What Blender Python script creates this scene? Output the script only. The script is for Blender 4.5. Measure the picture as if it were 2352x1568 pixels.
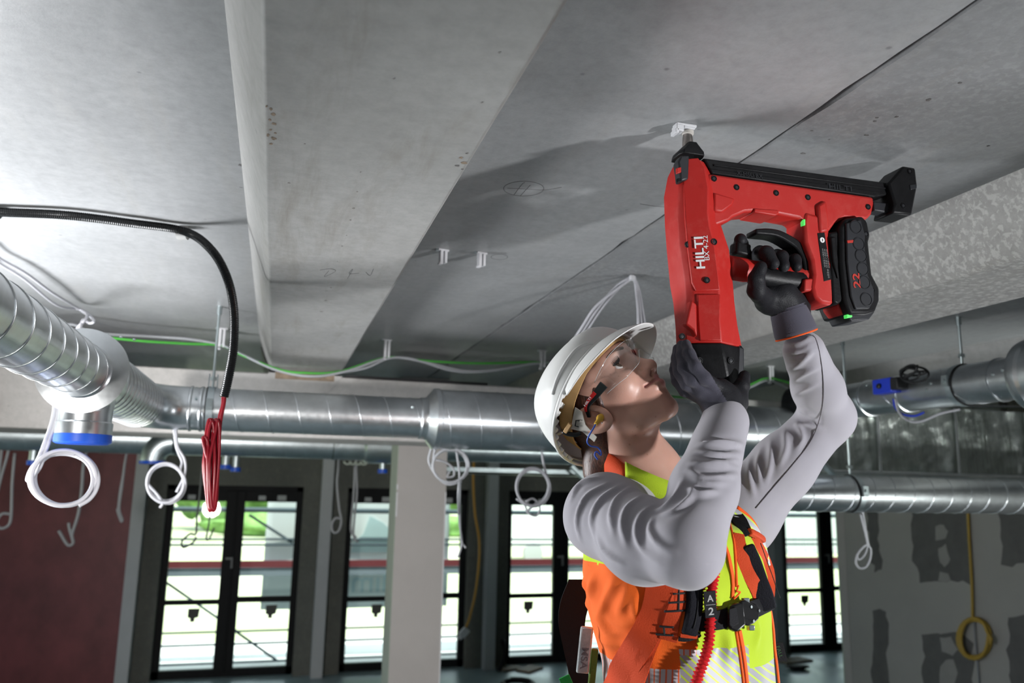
import bpy, bmesh, math, random
import numpy as np
from mathutils import Vector, Matrix, noise as mnoise

for o in list(bpy.data.objects): bpy.data.objects.remove(o)
SC = bpy.context.scene
COL = SC.collection
random.seed(7); RNG = np.random.default_rng(7)

# ------------------------------------------------------------------ camera
W, H, F = 2352, 1568, 1829.0
PITCH, YAW, ROLL = math.radians(10.306), math.radians(16.139), math.radians(1.12)
CAM = np.array([0.0, 0.0, 2.2])
_fh = np.array([math.sin(YAW), math.cos(YAW), 0]); _r0 = np.array([math.cos(YAW), -math.sin(YAW), 0]); _u0 = np.array([0, 0, 1.0])
FW = _fh*math.cos(PITCH)+_u0*math.sin(PITCH); _up = -_fh*math.sin(PITCH)+_u0*math.cos(PITCH)
RT = _r0*math.cos(ROLL)+_up*math.sin(ROLL); UP = -_r0*math.sin(ROLL)+_up*math.cos(ROLL)
cam = bpy.data.cameras.new('camera'); cam.lens = F/W*36; cam.sensor_width = 36; cam.sensor_fit = 'HORIZONTAL'
cam.dof.use_dof = True; cam.dof.focus_distance = 1.30; cam.dof.aperture_fstop = 4.5
cam.clip_start = 0.02; cam.clip_end = 500
camo = bpy.data.objects.new('camera', cam); COL.objects.link(camo)
camo.matrix_world = Matrix(((RT[0], UP[0], -FW[0], CAM[0]), (RT[1], UP[1], -FW[1], CAM[1]), (RT[2], UP[2], -FW[2], CAM[2]), (0, 0, 0, 1)))
SC.camera = camo

# ------------------------------------------------------------------ world, sun, lamps, exposure
wd = bpy.data.worlds.new('sky'); SC.world = wd; wd.use_nodes = True
bg = wd.node_tree.nodes['Background']; bg.inputs[0].default_value = (0.80, 0.92, 1.0, 1); bg.inputs[1].default_value = 2.9
vs = SC.view_settings; vs.view_transform = 'Standard'; vs.look = 'None'; vs.exposure = 0.0; vs.gamma = 1.0; vs.use_curve_mapping = False
def light(name, kind, loc, target, energy, color=(1, 1, 1), size=0.5, size_y=None, spread=None):
    l = bpy.data.lights.new(name, kind); l.energy = energy; l.color = color
    if kind == 'AREA':
        l.shape = 'RECTANGLE'; l.size = size; l.size_y = size_y or size
        if spread: l.spread = math.radians(spread)
    elif kind == 'SPOT':
        l.shadow_soft_size = size; l.spot_size = math.radians(spread or 60); l.spot_blend = 0.85
    o = bpy.data.objects.new(name, l); COL.objects.link(o); o.location = loc
    d = Vector(target)-Vector(loc); o.rotation_euler = d.to_track_quat('-Z', 'Y').to_euler()
    return o
sun = light('sun', 'SUN', (0, 0, 20), (4.0, 5.0, 0), 7.0, (1, 0.97, 0.9)); sun.data.angle = 0.01
# lamps: one low at the far left, one behind to the right, plus an added soft fill over the shoulder
light('work_lamp_left', 'AREA', (-1.32, 2.32, 1.90), (-0.15, 1.66, 2.70), 66, (0.95, 0.97, 1.0), 0.62)
light('work_lamp_right', 'SPOT', (2.15, -0.85, 1.70), (0.66, 1.26, 2.32), 320, (0.97, 0.98, 1.0), 0.07, spread=37)
light('fill_lamp_rear', 'AREA', (-0.9, -0.8, 2.05), (0.6, 1.2, 2.2), 3.6, (1.0, 0.98, 0.95), 0.7)
light('fill_spot_hall', 'SPOT', (-1.5, -1.6, 1.50), (-0.1, 7.0, 1.35), 700, (1.0, 0.97, 0.94), 0.2, spread=48)  # added fill spot, lifts the column and the far end of the hall
light('rim_fill_side', 'AREA', (2.25, 1.55, 1.45), (0.95, 1.35, 2.2), 9, (0.97, 0.98, 1.0), 0.5)  # added rim light for the edge of the far arm
light('fill_spot_corner', 'SPOT', (3.1, 0.9, 1.55), (2.9, 3.1, 2.45), 200, (0.95, 1.0, 0.97), 0.15, spread=58)  # added spot to brighten the foil duct and its neighbours

# ------------------------------------------------------------------ pixel -> place helpers (2352 x 1568 frame)
def ray(x, y): return FW+RT*((x-W/2)/F)+UP*((H/2-y)/F)
def onX(x, y, v): r = ray(x, y); return CAM+r*(v/r[0])
def onY(x, y, v): r = ray(x, y); return CAM+r*(v/r[1])
def onZ(x, y, v): r = ray(x, y); return CAM+r*((v-CAM[2])/r[2])
def dep(x, y, d): return CAM+ray(x, y)*d

# ------------------------------------------------------------------ materials
MATS = {}
def mat(name, color=(0.5, 0.5, 0.5), rough=0.6, metal=0.0, var=0.0, vscale=8.0, bump=0.0, bscale=60.0, spec=0.5, sheen=0.0, alpha=1.0, trans=0.0, emit=None, aniso=0.0, stretch=(1, 1, 1), col2=None, detail=5, sss=0.0, ior=1.45):
    if name in MATS: return MATS[name]
    m = bpy.data.materials.new(name); m.use_nodes = True; nt = m.node_tree; b = nt.nodes['Principled BSDF']
    c = tuple(color)+(1,)
    b.inputs['Base Color'].default_value = c; b.inputs['Roughness'].default_value = rough; b.inputs['Metallic'].default_value = metal
    b.inputs['Specular IOR Level'].default_value = spec; b.inputs['IOR'].default_value = ior
    if sheen: b.inputs['Sheen Weight'].default_value = sheen
    if alpha < 1: b.inputs['Alpha'].default_value = alpha
    if trans: b.inputs['Transmission Weight'].default_value = trans
    if sss:
        b.inputs['Subsurface Weight'].default_value = sss; b.inputs['Subsurface Radius'].default_value = (0.012, 0.005, 0.003); b.inputs['Subsurface Scale'].default_value = 1.0
    if emit: b.inputs['Emission Color'].default_value = tuple(emit[:3])+(1,); b.inputs['Emission Strength'].default_value = emit[3]
    if aniso: b.inputs['Anisotropic'].default_value = aniso
    if var or bump:
        tc = nt.nodes.new('ShaderNodeTexCoord'); mp = nt.nodes.new('ShaderNodeMapping'); mp.inputs['Scale'].default_value = stretch
        nt.links.new(tc.outputs['Object'], mp.inputs[0])
    if var:
        n = nt.nodes.new('ShaderNodeTexNoise'); n.inputs['Scale'].default_value = vscale; n.inputs['Detail'].default_value = detail; n.inputs['Roughness'].default_value = 0.65
        nt.links.new(mp.outputs[0], n.inputs['Vector'])
        r = nt.nodes.new('ShaderNodeValToRGB'); nt.links.new(n.outputs['Fac'], r.inputs[0])
        r.color_ramp.elements[0].position = 0.3; r.color_ramp.elements[1].position = 0.7
        d = col2 or tuple(max(0, x*(1-var)) for x in color)
        r.color_ramp.elements[0].color = tuple(d)+(1,)
        r.color_ramp.elements[1].color = c if col2 else tuple(min(1, x*(1+var)) for x in color)+(1,)
        nt.links.new(r.outputs[0], b.inputs['Base Color'])
    if bump:
        n2 = nt.nodes.new('ShaderNodeTexNoise'); n2.inputs['Scale'].default_value = bscale; n2.inputs['Detail'].default_value = 4
        nt.links.new(mp.outputs[0], n2.inputs['Vector'])
        bp = nt.nodes.new('ShaderNodeBump'); bp.inputs['Strength'].default_value = bump; bp.inputs['Distance'].default_value = 0.01
        nt.links.new(n2.outputs['Fac'], bp.inputs['Height']); nt.links.new(bp.outputs[0], b.inputs['Normal'])
    MATS[name] = m
    return m

class NT:
    """small helper to wire a node material by hand"""
    def __init__(s, name, rough=0.6):
        s.m = bpy.data.materials.new(name); s.m.use_nodes = True; s.t = s.m.node_tree; s.b = s.t.nodes['Principled BSDF']
        s.b.inputs['Roughness'].default_value = rough; s.tc = s.t.nodes.new('ShaderNodeTexCoord'); MATS[name] = s.m
    def map(s, scale=(1, 1, 1), rot=(0, 0, 0), loc=(0, 0, 0)):
        mp = s.t.nodes.new('ShaderNodeMapping'); mp.inputs['Scale'].default_value = scale; mp.inputs['Rotation'].default_value = rot; mp.inputs['Location'].default_value = loc
        s.t.links.new(s.tc.outputs['Object'], mp.inputs[0]); return mp.outputs[0]
    def noise(s, vec, scale, detail=5, rough=0.6, dist=0.0):
        n = s.t.nodes.new('ShaderNodeTexNoise'); n.inputs['Scale'].default_value = scale; n.inputs['Detail'].default_value = detail
        n.inputs['Roughness'].default_value = rough; n.inputs['Distortion'].default_value = dist; s.t.links.new(vec, n.inputs['Vector']); return n.outputs['Fac']
    def wave(s, vec, scale, dist=0.0, prof='SIN', direction='X'):
        n = s.t.nodes.new('ShaderNodeTexWave'); n.inputs['Scale'].default_value = scale; n.inputs['Distortion'].default_value = dist
        n.wave_profile = prof; n.bands_direction = direction; s.t.links.new(vec, n.inputs['Vector']); return n.outputs['Fac']
    def ramp(s, fac, stops):
        r = s.t.nodes.new('ShaderNodeValToRGB'); e = r.color_ramp.elements
        while len(e) < len(stops): e.new(0.5)
        for i, (p, c) in enumerate(stops):
            e[i].position = p; e[i].color = (tuple(c) if hasattr(c, '__len__') else (c, c, c))+(1,)
        s.t.links.new(fac, r.inputs[0]); return r.outputs[0]
    def mix(s, fac, a, b, mode='MIX'):
        n = s.t.nodes.new('ShaderNodeMix'); n.data_type = 'RGBA'; n.blend_type = mode
        for sock, v in ((n.inputs[0], fac), (n.inputs[6], a), (n.inputs[7], b)):
            if hasattr(v, 'node'): s.t.links.new(v, sock)
            elif hasattr(v, '__len__'): sock.default_value = tuple(v)+(1,)
            else: sock.default_value = v if sock == n.inputs[0] else (v, v, v, 1)
        return n.outputs[2]
    def math(s, op, a, b=0.0):
        n = s.t.nodes.new('ShaderNodeMath'); n.operation = op
        for sock, v in ((n.inputs[0], a), (n.inputs[1], b)):
            if hasattr(v, 'node'): s.t.links.new(v, sock)
            else: sock.default_value = v
        return n.outputs[0]
    def bump(s, h, strength=0.3, dist=0.01):
        n = s.t.nodes.new('ShaderNodeBump'); n.inputs['Strength'].default_value = strength; n.inputs['Distance'].default_value = dist
        s.t.links.new(h, n.inputs['Height']); s.t.links.new(n.outputs[0], s.b.inputs['Normal'])
    def col(s, c): s.t.links.new(c, s.b.inputs['Base Color'])
    def rgh(s, c): s.t.links.new(c, s.b.inputs['Roughness'])

# ------------------------------------------------------------------ mesh helpers
def catmull(P, n=6, closed=False):
    P = [np.array(p, float) for p in P]; out = []
    N = len(P)
    for i in range(N if closed else N-1):
        p0 = P[i-1] if (i > 0 or closed) else 2*P[0]-P[1]
        p1 = P[i]; p2 = P[(i+1) % N]
        p3 = P[(i+2) % N] if (i+2 < N or closed) else 2*P[-1]-P[-2]
        for k in range(n):
            t = k/n
            out.append(0.5*((2*p1)+(-p0+p2)*t+(2*p0-5*p1+4*p2-p3)*t*t+(-p0+3*p1-3*p2+p3)*t**3))
    if not closed: out.append(P[-1])
    return np.array(out)

def frames(P, closed=False, up=None):
    P = np.array(P, float); N = len(P)
    T = np.zeros_like(P)
    T[1:-1] = P[2:]-P[:-2]; T[0] = P[1]-P[0]; T[-1] = P[-1]-P[-2]
    if closed: T[0] = P[1]-P[-1]; T[-1] = P[0]-P[-2]
    T /= np.linalg.norm(T, axis=1)[:, None]+1e-12
    a = np.array(up, float) if up is not None else np.array([0, 0, 1.0])
    if abs(a @ T[0]) > 0.95: a = np.array([1.0, 0, 0])
    U = np.zeros_like(P); v = a-T[0]*(a @ T[0]); U[0] = v/np.linalg.norm(v)
    for i in range(1, N):
        v = U[i-1]-T[i]*(U[i-1] @ T[i])
        if up is not None and abs(a @ T[i]) < 0.95: v = a-T[i]*(a @ T[i])
        U[i] = v/(np.linalg.norm(v)+1e-12)
    V = np.cross(T, U)
    return T, U, V

class MB:
    def __init__(s): s.v = []; s.f = []
    def add(s, v, f):
        o = len(s.v); s.v += [tuple(map(float, p)) for p in v]; s.f += [tuple(i+o for i in q) for q in f]; return s
    def box(s, lo, hi):
        x0, y0, z0 = lo; x1, y1, z1 = hi
        return s.add([(x0, y0, z0), (x1, y0, z0), (x1, y1, z0), (x0, y1, z0), (x0, y0, z1), (x1, y0, z1), (x1, y1, z1), (x0, y1, z1)],
                     [(0, 3, 2, 1), (4, 5, 6, 7), (0, 1, 5, 4), (1, 2, 6, 5), (2, 3, 7, 6), (3, 0, 4, 7)])
    def obox(s, c, ax, ay, az):
        c = np.array(c); ax, ay, az = map(np.array, (ax, ay, az)); v = []
        for k in (-1, 1):
            for i, j in ((-1, -1), (1, -1), (1, 1), (-1, 1)): v.append(c+ax*i+ay*j+az*k)
        return s.add(v, [(0, 3, 2, 1), (4, 5, 6, 7), (0, 1, 5, 4), (1, 2, 6, 5), (2, 3, 7, 6), (3, 0, 4, 7)])
    def bar(s, a, b, w, t, up=(0, 0, 1)):
        a = np.array(a, float); b = np.array(b, float); d = b-a; L = np.linalg.norm(d); d /= L
        u = np.array(up, float); u = u-d*(u @ d); u /= np.linalg.norm(u); v = np.cross(d, u)
        return s.obox((a+b)/2, d*L/2, v*w/2, u*t/2)
    def tube(s, P, r, n=10, closed=False, caps=True, ellipse=None, up=None, prof=None):
        P = np.array(P, float); N = len(P); T, U, V = frames(P, closed, up)
        R = np.full(N, r, float) if not hasattr(r, '__len__') else np.array(r, float)
        v = []; f = []
        for i in range(N):
            for k in range(n):
                a = 2*math.pi*k/n
                if prof is not None: pu, pv = prof[k][0]*R[i], prof[k][1]*R[i]
                else: pu, pv = R[i]*math.cos(a), R[i]*math.sin(a)*(ellipse or 1)
                v.append(P[i]+U[i]*pu+V[i]*pv)
        for i in range(N if closed else N-1):
            j = (i+1) % N
            for k in range(n):
                l = (k+1) % n; f.append((i*n+k, i*n+l, j*n+l, j*n+k))
        if caps and not closed: f.append(tuple(range(n-1, -1, -1))); f.append(tuple((N-1)*n+k for k in range(n)))
        return s.add(v, f)
    def lathe(s, prof, origin=(0, 0, 0), axis=(0, 0, 1), n=24, caps=True):
        """prof: list of (r, h) along axis"""
        ax = np.array(axis, float); ax /= np.linalg.norm(ax)
        a = np.array([0, 0, 1.0]) if abs(ax[2]) < 0.9 else np.array([1.0, 0, 0])
        u = np.cross(a, ax); u /= np.linalg.norm(u); w = np.cross(ax, u); O = np.array(origin, float)
        v = []; f = []
        for r, h in prof:
            for k in range(n):
                t = 2*math.pi*k/n; v.append(O+ax*h+u*(r*math.cos(t))+w*(r*math.sin(t)))
        for i in range(len(prof)-1):
            for k in range(n):
                l = (k+1) % n; f.append((i*n+k, i*n+l, (i+1)*n+l, (i+1)*n+k))
        if caps: f.append(tuple(range(n-1, -1, -1))); f.append(tuple((len(prof)-1)*n+k for k in range(n)))
        return s.add(v, f)
    def prism(s, poly, d):
        """poly: list of 3-D points (planar), d: extrusion vector"""
        P = [np.array(p, float) for p in poly]; d = np.array(d, float); n = len(P)
        return s.add(P+[p+d for p in P], [tuple(range(n-1, -1, -1)), tuple(range(n, 2*n))]+[(i, (i+1) % n, n+(i+1) % n, n+i) for i in range(n)])
    def rings(s, R, closed_ring=True, caps=True, loop=False):
        """loft through equal-length rings of points"""
        n = len(R[0]); v = [p for r in R for p in r]; f = []
        m = len(R)
        for i in range(m if loop else m-1):
            j = (i+1) % m
            for k in range(n if closed_ring else n-1):
                l = (k+1) % n; f.append((i*n+k, i*n+l, j*n+l, j*n+k))
        if caps and not loop and closed_ring: f.append(tuple(range(n-1, -1, -1))); f.append(tuple((m-1)*n+k for k in range(n)))
        return s.add(v, f)

def O(name, mb, material, parent=None, smooth=35, bevel=0.0, seg=2, label=None, cat=None, group=None, kind=None, solid=0.0, subsurf=0, share=None):
    """one mesh object; parts are stored relative to their parent's base"""
    off = np.zeros(3); p = parent
    while p is not None: off += np.array(p.location); p = p.parent
    if share is not None: me = share
    else:
        me = bpy.data.meshes.new(name)
        me.from_pydata([(a-off[0], b-off[1], c-off[2]) for a, b, c in mb.v] if len(mb.v) else [], [], mb.f)
        me.validate(); me.update()
        bm = bmesh.new(); bm.from_mesh(me); bmesh.ops.recalc_face_normals(bm, faces=bm.faces); bm.to_mesh(me); bm.free()
        if smooth:
            me.polygons.foreach_set('use_smooth', [True]*len(me.polygons))
            if smooth < 180: me.set_sharp_from_angle(angle=math.radians(smooth))
        if isinstance(material, (list, tuple)):
            for mm in material: me.materials.append(mm)
        else: me.materials.append(material)
    o = bpy.data.objects.new(name, me); COL.objects.link(o); o.parent = parent
    if solid:
        md = o.modifiers.new('solid', 'SOLIDIFY'); md.thickness = solid; md.offset = 0
    if bevel:
        md = o.modifiers.new('bevel', 'BEVEL'); md.width = bevel; md.segments = seg; md.limit_method = 'ANGLE'; md.angle_limit = math.radians(30); md.harden_normals = False
    if subsurf:
        md = o.modifiers.new('sub', 'SUBSURF'); md.levels = subsurf; md.render_levels = subsurf
    tag(o, label, cat, group, kind); return o
def tag(o, label=None, cat=None, group=None, kind=None):
    if label: o['label'] = label
    if cat: o['category'] = cat
    if group: o['group'] = group
    if kind: o['kind'] = kind
    return o
def thing(name, loc, label=None, cat=None, group=None, kind=None):
    o = bpy.data.objects.new(name, None); COL.objects.link(o); o.location = tuple(map(float, loc)); o.empty_display_size = 0.1
    return tag(o, label, cat, group, kind)
def copy_tree(o, delta, parent=None):
    c = o.copy(); COL.objects.link(c); c.parent = parent
    if parent is None: c.location = Vector(o.location)+Vector(delta)
    for ch in o.children: copy_tree(ch, delta, c)
    return c
# ------------------------------------------------------------------ setting: materials
CZ, BZ = 2.82, 2.667
def concrete(name, base, dark, rough, stain=(0.30, 0.27, 0.22), stainamt=0.25, mott=0.0, seed=0.0):
    n = NT(name, rough)
    v = n.map(loc=(seed, seed*0.7, 0)); vs_ = n.map(scale=(3.2, 0.5, 2), loc=(seed, 0, 0))
    big = n.noise(v, 1.3, 6, 0.65); fine = n.noise(v, 38, 6, 0.75); stk = n.noise(vs_, 5, 6, 0.7, 0.4)
    c = n.mix(n.ramp(big, [(0.30, 0), (0.72, 1)]), dark, base)
    c = n.mix(n.ramp(fine, [(0.35, 0.34), (0.62, 0.0)]), c, tuple(x*0.62 for x in dark))
    c = n.mix(n.math('MULTIPLY', n.ramp(stk, [(0.52, 0), (0.74, 1)]), stainamt), c, stain)
    # small pores and drips
    vor = n.t.nodes.new('ShaderNodeTexVoronoi'); vor.inputs['Scale'].default_value = 9.0; n.t.links.new(v, vor.inputs['Vector'])
    pore = n.ramp(vor.outputs['Distance'], [(0.018, 1), (0.05, 0)])
    c = n.mix(n.math('MULTIPLY', pore, 0.55), c, tuple(x*0.3 for x in dark))
    # hairline scratches
    sc = n.noise(n.map(scale=(1, 26, 1), rot=(0, 0, 0.6), loc=(seed*2, 0, 0)), 6, 3, 0.5)
    c = n.mix(n.math('MULTIPLY', n.ramp(sc, [(0.70, 0), (0.75, 1)]), 0.16), c, tuple(x*0.5 for x in dark))
    if mott:
        m1 = n.noise(n.map(scale=(1, 1, 1)), 75, 3, 0.6, 0.3); gate = n.noise(v, 1.1, 2, 0.5)
        c = n.mix(n.math('MULTIPLY', n.math('MULTIPLY', n.ramp(m1, [(0.50, 0), (0.60, 1)]), n.ramp(gate, [(0.40, 0), (0.60, 1)])), mott), c, tuple(min(1, x*1.5) for x in base))
    n.col(c)
    n.rgh(n.ramp(stk, [(0.2, rough-0.08), (0.8, rough+0.12)]))
    n.bump(n.mix(0.5, fine, big), 0.12, 0.006)
    return n.m
M_SLAB = concrete('slab_concrete', (0.40, 0.405, 0.41), (0.29, 0.295, 0.30), 0.40, stainamt=0.16, seed=1.3)
M_SLABR = concrete('slab_concrete_mottled', (0.30, 0.305, 0.31), (0.20, 0.205, 0.21), 0.5, stainamt=0.25, mott=0.26, seed=4.1)
M_BEAM = concrete('beam_concrete', (0.46, 0.455, 0.445), (0.35, 0.345, 0.335), 0.55, stain=(0.25, 0.232, 0.20), stainamt=0.65, seed=2.2)
M_BEAMR = concrete('rough_beam_concrete', (0.42, 0.415, 0.40), (0.25, 0.24, 0.23), 0.62, stainamt=0.3, mott=0.42, seed=7.7)
M_GIRD = concrete('girder_concrete', (0.50, 0.48, 0.46), (0.40, 0.385, 0.37), 0.6, stainamt=0.12, seed=5.0)
M_WALL = concrete('wall_concrete', (0.155, 0.16, 0.14), (0.10, 0.105, 0.092), 0.75, stainamt=0.25, seed=3.0)
M_PLAIN = mat('plain_wall', (0.30, 0.30, 0.29), 0.85, var=0.1, vscale=1.5)
M_WHITE = mat('white_paint', (0.44, 0.46, 0.47), 0.5, var=0.04, vscale=6)
M_PLASTER = mat('plaster', (0.46, 0.435, 0.42), 0.8, var=0.05, vscale=2.5, bump=0.05, bscale=120)
M_GREEN = mat('green_board_edge', (0.42, 0.47, 0.40), 0.8, var=0.05, vscale=3)
M_DRY = mat('drywall_paper', (0.38, 0.37, 0.35), 0.85, var=0.06, vscale=2)
M_FILL = mat('joint_filler', (0.13, 0.128, 0.125), 0.8, var=0.12, vscale=9)
M_FILL2 = mat('joint_filler_light', (0.33, 0.32, 0.305), 0.85, var=0.08, vscale=9)
M_RED = mat('red_panel', (0.155, 0.035, 0.04), 0.45, var=0.35, vscale=2.2, stretch=(1, 1, 0.7), detail=8)
M_FRAME = mat('anthracite_frame', (0.006, 0.007, 0.008), 0.5, spec=0.15)
M_FLOOR = NT('screed_floor', 0.22)
_v = M_FLOOR.map(); _n = M_FLOOR.noise(_v, 1.2, 6, 0.6)
M_FLOOR.col(M_FLOOR.ramp(_n, [(0.3, (0.30, 0.42, 0.46)), (0.7, (0.42, 0.53, 0.57))])); M_FLOOR.rgh(M_FLOOR.ramp(_n, [(0.3, 0.22), (0.7, 0.5)])); M_FLOOR = M_FLOOR.m  # bluish tint puts the sky's reflection into the floor colour
def glassmat(name, tint=(1, 1, 1), ior=1.35, const=None):
    m = bpy.data.materials.new(name); m.use_nodes = True; t = m.node_tree; t.nodes.remove(t.nodes['Principled BSDF'])
    tr = t.nodes.new('ShaderNodeBsdfTransparent'); tr.inputs[0].default_value = tuple(tint)+(1,)
    gl = t.nodes.new('ShaderNodeBsdfGlossy'); gl.inputs['Roughness'].default_value = 0.02
    fr = t.nodes.new('ShaderNodeFresnel'); fr.inputs[0].default_value = ior
    mx = t.nodes.new('ShaderNodeMixShader'); t.links.new(fr.outputs[0], mx.inputs[0]); t.links.new(tr.outputs[0], mx.inputs[1]); t.links.new(gl.outputs[0], mx.inputs[2])
    if const is not None: t.links.remove(mx.inputs[0].links[0]); mx.inputs[0].default_value = const
    t.links.new(mx.outputs[0], t.nodes['Material Output'].inputs[0]); return m
M_GLASS = glassmat('window_glass', (0.93, 0.97, 0.95))
def galv(name, base, rough):
    n = NT(name, rough); n.b.inputs['Metallic'].default_value = 1.0
    v = n.map(); a = n.noise(v, 14, 4, 0.6); s = n.noise(n.map(scale=(1, 1, 1)), 90, 2, 0.5)
    n.col(n.mix(n.ramp(a, [(0.3, 0), (0.7, 1)]), tuple(x*0.86 for x in base), tuple(min(1, x*1.08) for x in base)))
    n.rgh(n.ramp(s, [(0.3, rough*0.95), (0.7, rough*1.08)])); n.bump(a, 0.008, 0.01); return n.m
M_GALV = galv('galvanised_steel', (0.66, 0.69, 0.71), 0.30)
M_GALV2 = galv('galvanised_steel_dull', (0.54, 0.60, 0.62), 0.38)
M_ZINC = mat('zinc_rod', (0.55, 0.62, 0.63), 0.35, 1.0)
M_FOIL = NT('foil_wrap', 0.24); M_FOIL.b.inputs['Metallic'].default_value = 1.0
_v = M_FOIL.map(scale=(5, 5, 0.8)); _n = M_FOIL.noise(_v, 3.0, 7, 0.7, 0.5)
M_FOIL.col(M_FOIL.ramp(_n, [(0.3, (0.30, 0.34, 0.31)), (0.7, (0.60, 0.64, 0.62))])); M_FOIL.bump(M_FOIL.noise(M_FOIL.map(scale=(9, 9, 1.2)), 4, 6, 0.7), 0.55, 0.02); M_FOIL = M_FOIL.m
M_BLUE = mat('blue_cap', (0.015, 0.09, 0.55), 0.35)
M_BLACKRUB = mat('black_rubber', (0.012, 0.012, 0.013), 0.5)
M_CABLE = mat('white_cable', (0.44, 0.44, 0.47), 0.4)
M_CABLEG = mat('grey_cable', (0.36, 0.37, 0.39), 0.45)
M_CABLEGR = mat('green_cable', (0.07, 0.38, 0.05), 0.4)
M_CABLER = mat('red_cable', (0.26, 0.008, 0.018), 0.25)
M_CABLEY = mat('yellow_cable', (0.52, 0.26, 0.03), 0.45)
M_CABLEYD = mat('yellow_conduit', (0.46, 0.30, 0.05), 0.5)
M_CLIP = mat('white_clip_plastic', (0.68, 0.68, 0.70), 0.4)
M_GREYCLIP = mat('grey_clip_plastic', (0.42, 0.42, 0.41), 0.45)
M_WOOD = mat('plank_wood', (0.22, 0.17, 0.12), 0.7, var=0.3, vscale=6, stretch=(1, 6, 1))
M_CONDUIT = mat('black_conduit', (0.010, 0.011, 0.012), 0.28)

# ------------------------------------------------------------------ setting: floor, ceiling, walls
O('floor', MB().box((-6.2, -4.0, -0.2), (9.2, 10.45, 0.0)), M_FLOOR, smooth=0, kind='structure')
ceil = thing('ceiling', (0.8185, 0, CZ), kind='structure')
joints = [-4.959, -2.070, 0.8185, 3.7075, 6.5965, 9.4855]
YE0, YE1 = -3.9, 10.45
def jag(x, rough):
    ys = np.linspace(YE0, YE1, 240); return [(x+RNG.normal(0, 0.0011)*rough+(0.0035*rough if mnoise.noise((y*7, x, 0)) > 0.32 else 0), y, CZ) for y in ys]
for i in range(len(joints)-1):
    x0, x1 = joints[i], joints[i+1]
    L_ = jag(x0+0.0050, 1 if i in (1, 2) else 0); R_ = jag(x1-0.0050, -1)
    O('slab_panel', MB().prism(L_+R_[::-1], (0, 0, 0.10)), M_SLABR if i == 2 else M_SLAB, ceil, smooth=0)
    for cx in (x0+0.722, x1-0.722):
        m = MB(); b0, b1, t0, t1 = cx-0.147, cx+0.147, cx-0.203, cx+0.203
        for ya, yb in ((YE0, 3.64), (3.86, YE1-0.4)):
            m.prism([(t0, ya, CZ+0.005), (t0, ya, CZ-0.004), (b0-0.004, ya, BZ+0.012), (b0+0.006, ya, BZ), (b1-0.004, ya, BZ), (b1+0.002, ya, BZ+0.008), (t1, ya, CZ-0.004), (t1, ya, CZ+0.005)], (0, yb-ya, 0))
        O('beam', m, M_BEAMR if abs(cx-1.54) < 0.1 else M_BEAM, ceil, smooth=40, bevel=0.003)
# pencil marks, rust and chips on the concrete
M_PENCIL = mat('pencil', (0.12, 0.12, 0.12), 0.8); M_RUST = mat('rust_stain', (0.27, 0.21, 0.155), 0.9, var=0.3, vscale=60); M_CHIP = mat('chipped_concrete', (0.15, 0.145, 0.14), 0.95)
def pencil(pts, zz=CZ-0.0002): O('pencil_mark', MB().tube(catmull([onZ(x, y, zz) for x, y in pts], 6), 0.0005, 4), M_PENCIL, ceil)
pencil([(1203+46*math.cos(a), 433+17*math.sin(a)) for a in np.linspace(0, 6.6, 16)]); pencil([(1180, 448), (1200, 422), (1206, 420)]); pencil([(1195, 450), (1218, 425)]); pencil([(1165, 432), (1210, 434), (1250, 436), (1290, 430)])
pencil([(1147+19*math.cos(a), 590+6*math.sin(a)) for a in np.linspace(0, 6.5, 12)]); pencil([(1470, 468), (1510, 474), (1555, 476)])
pencil([(735, 620), (760, 617), (770, 623), (745, 635), (755, 622)], BZ-0.0002); pencil([(798, 640), (810, 618), (802, 628), (825, 627)], BZ-0.0002); pencil([(840, 625), (850, 632), (858, 617)], BZ-0.0002)
def chip(px, py, r, m, zz, asp=1.0):
    c = onZ(px, py, zz); n_ = 11; r *= 0.62; asp *= RNG.uniform(0.6, 1.6); O('chip_mark', MB().prism([(c[0]+r*asp*math.cos(6.283*k/n_)*RNG.uniform(.5, 1.2), c[1]+r*math.sin(6.283*k/n_)*RNG.uniform(.5, 1.2), zz) for k in range(n_)], (0, 0, -0.0006)), m, ceil, smooth=0)
for px, py, r in ((622, 250, .006), (628, 262, .008), (620, 275, .005), (630, 284, .006), (622, 298, .004), (615, 310, .007), (628, 318, .009), (622, 330, .006), (632, 305, .004), (612, 244, .004)): chip(px, py, r, M_RUST, BZ-0.0001, 0.6)
for px, py, r in ((1058, 362, .006), (1066, 374, .007), (1050, 380, .005), (1072, 352, .004), (1062, 388, .003)): chip(px, py, r, M_CHIP if r < .006 else M_RUST, BZ-0.0001)
for px, py, r in ((828, 395, .004), (820, 440, .003), (812, 478, .006), (805, 505, .005), (796, 540, .003), (786, 565, .005), (775, 600, .003), (760, 660, .006), (748, 690, .012), (738, 715, .014), (730, 735, .008), (728, 770, .004), (664, 420, .005), (700, 330, .003), (905, 180, .003), (1107, 235, .004), (1147, 120, .003)): chip(px, py, r, mat('grey_stain', (0.26, 0.25, 0.235), 0.8), BZ-0.0001, 0.45)
for px, py, r in ((553, 379, .010), (1845, 352, .006), (2133, 229, .007), (1905, 320, .004), (2010, 278, .005), (2015, 270, .004), (2060, 268, .005), (1990, 310, .005), (2205, 190, .004), (2270, 335, .005), (1865, 300, .003), (1060, 92, .004)): chip(px, py, r, M_CHIP, CZ-0.0001)
O('roof', MB().box((-6.2, -4.0, CZ+0.105), (9.4, 10.5, CZ+0.3)), M_PLAIN, smooth=0, kind='structure')
g = thing('girder', (0, 3.7, 2.38), kind='structure')
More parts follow.
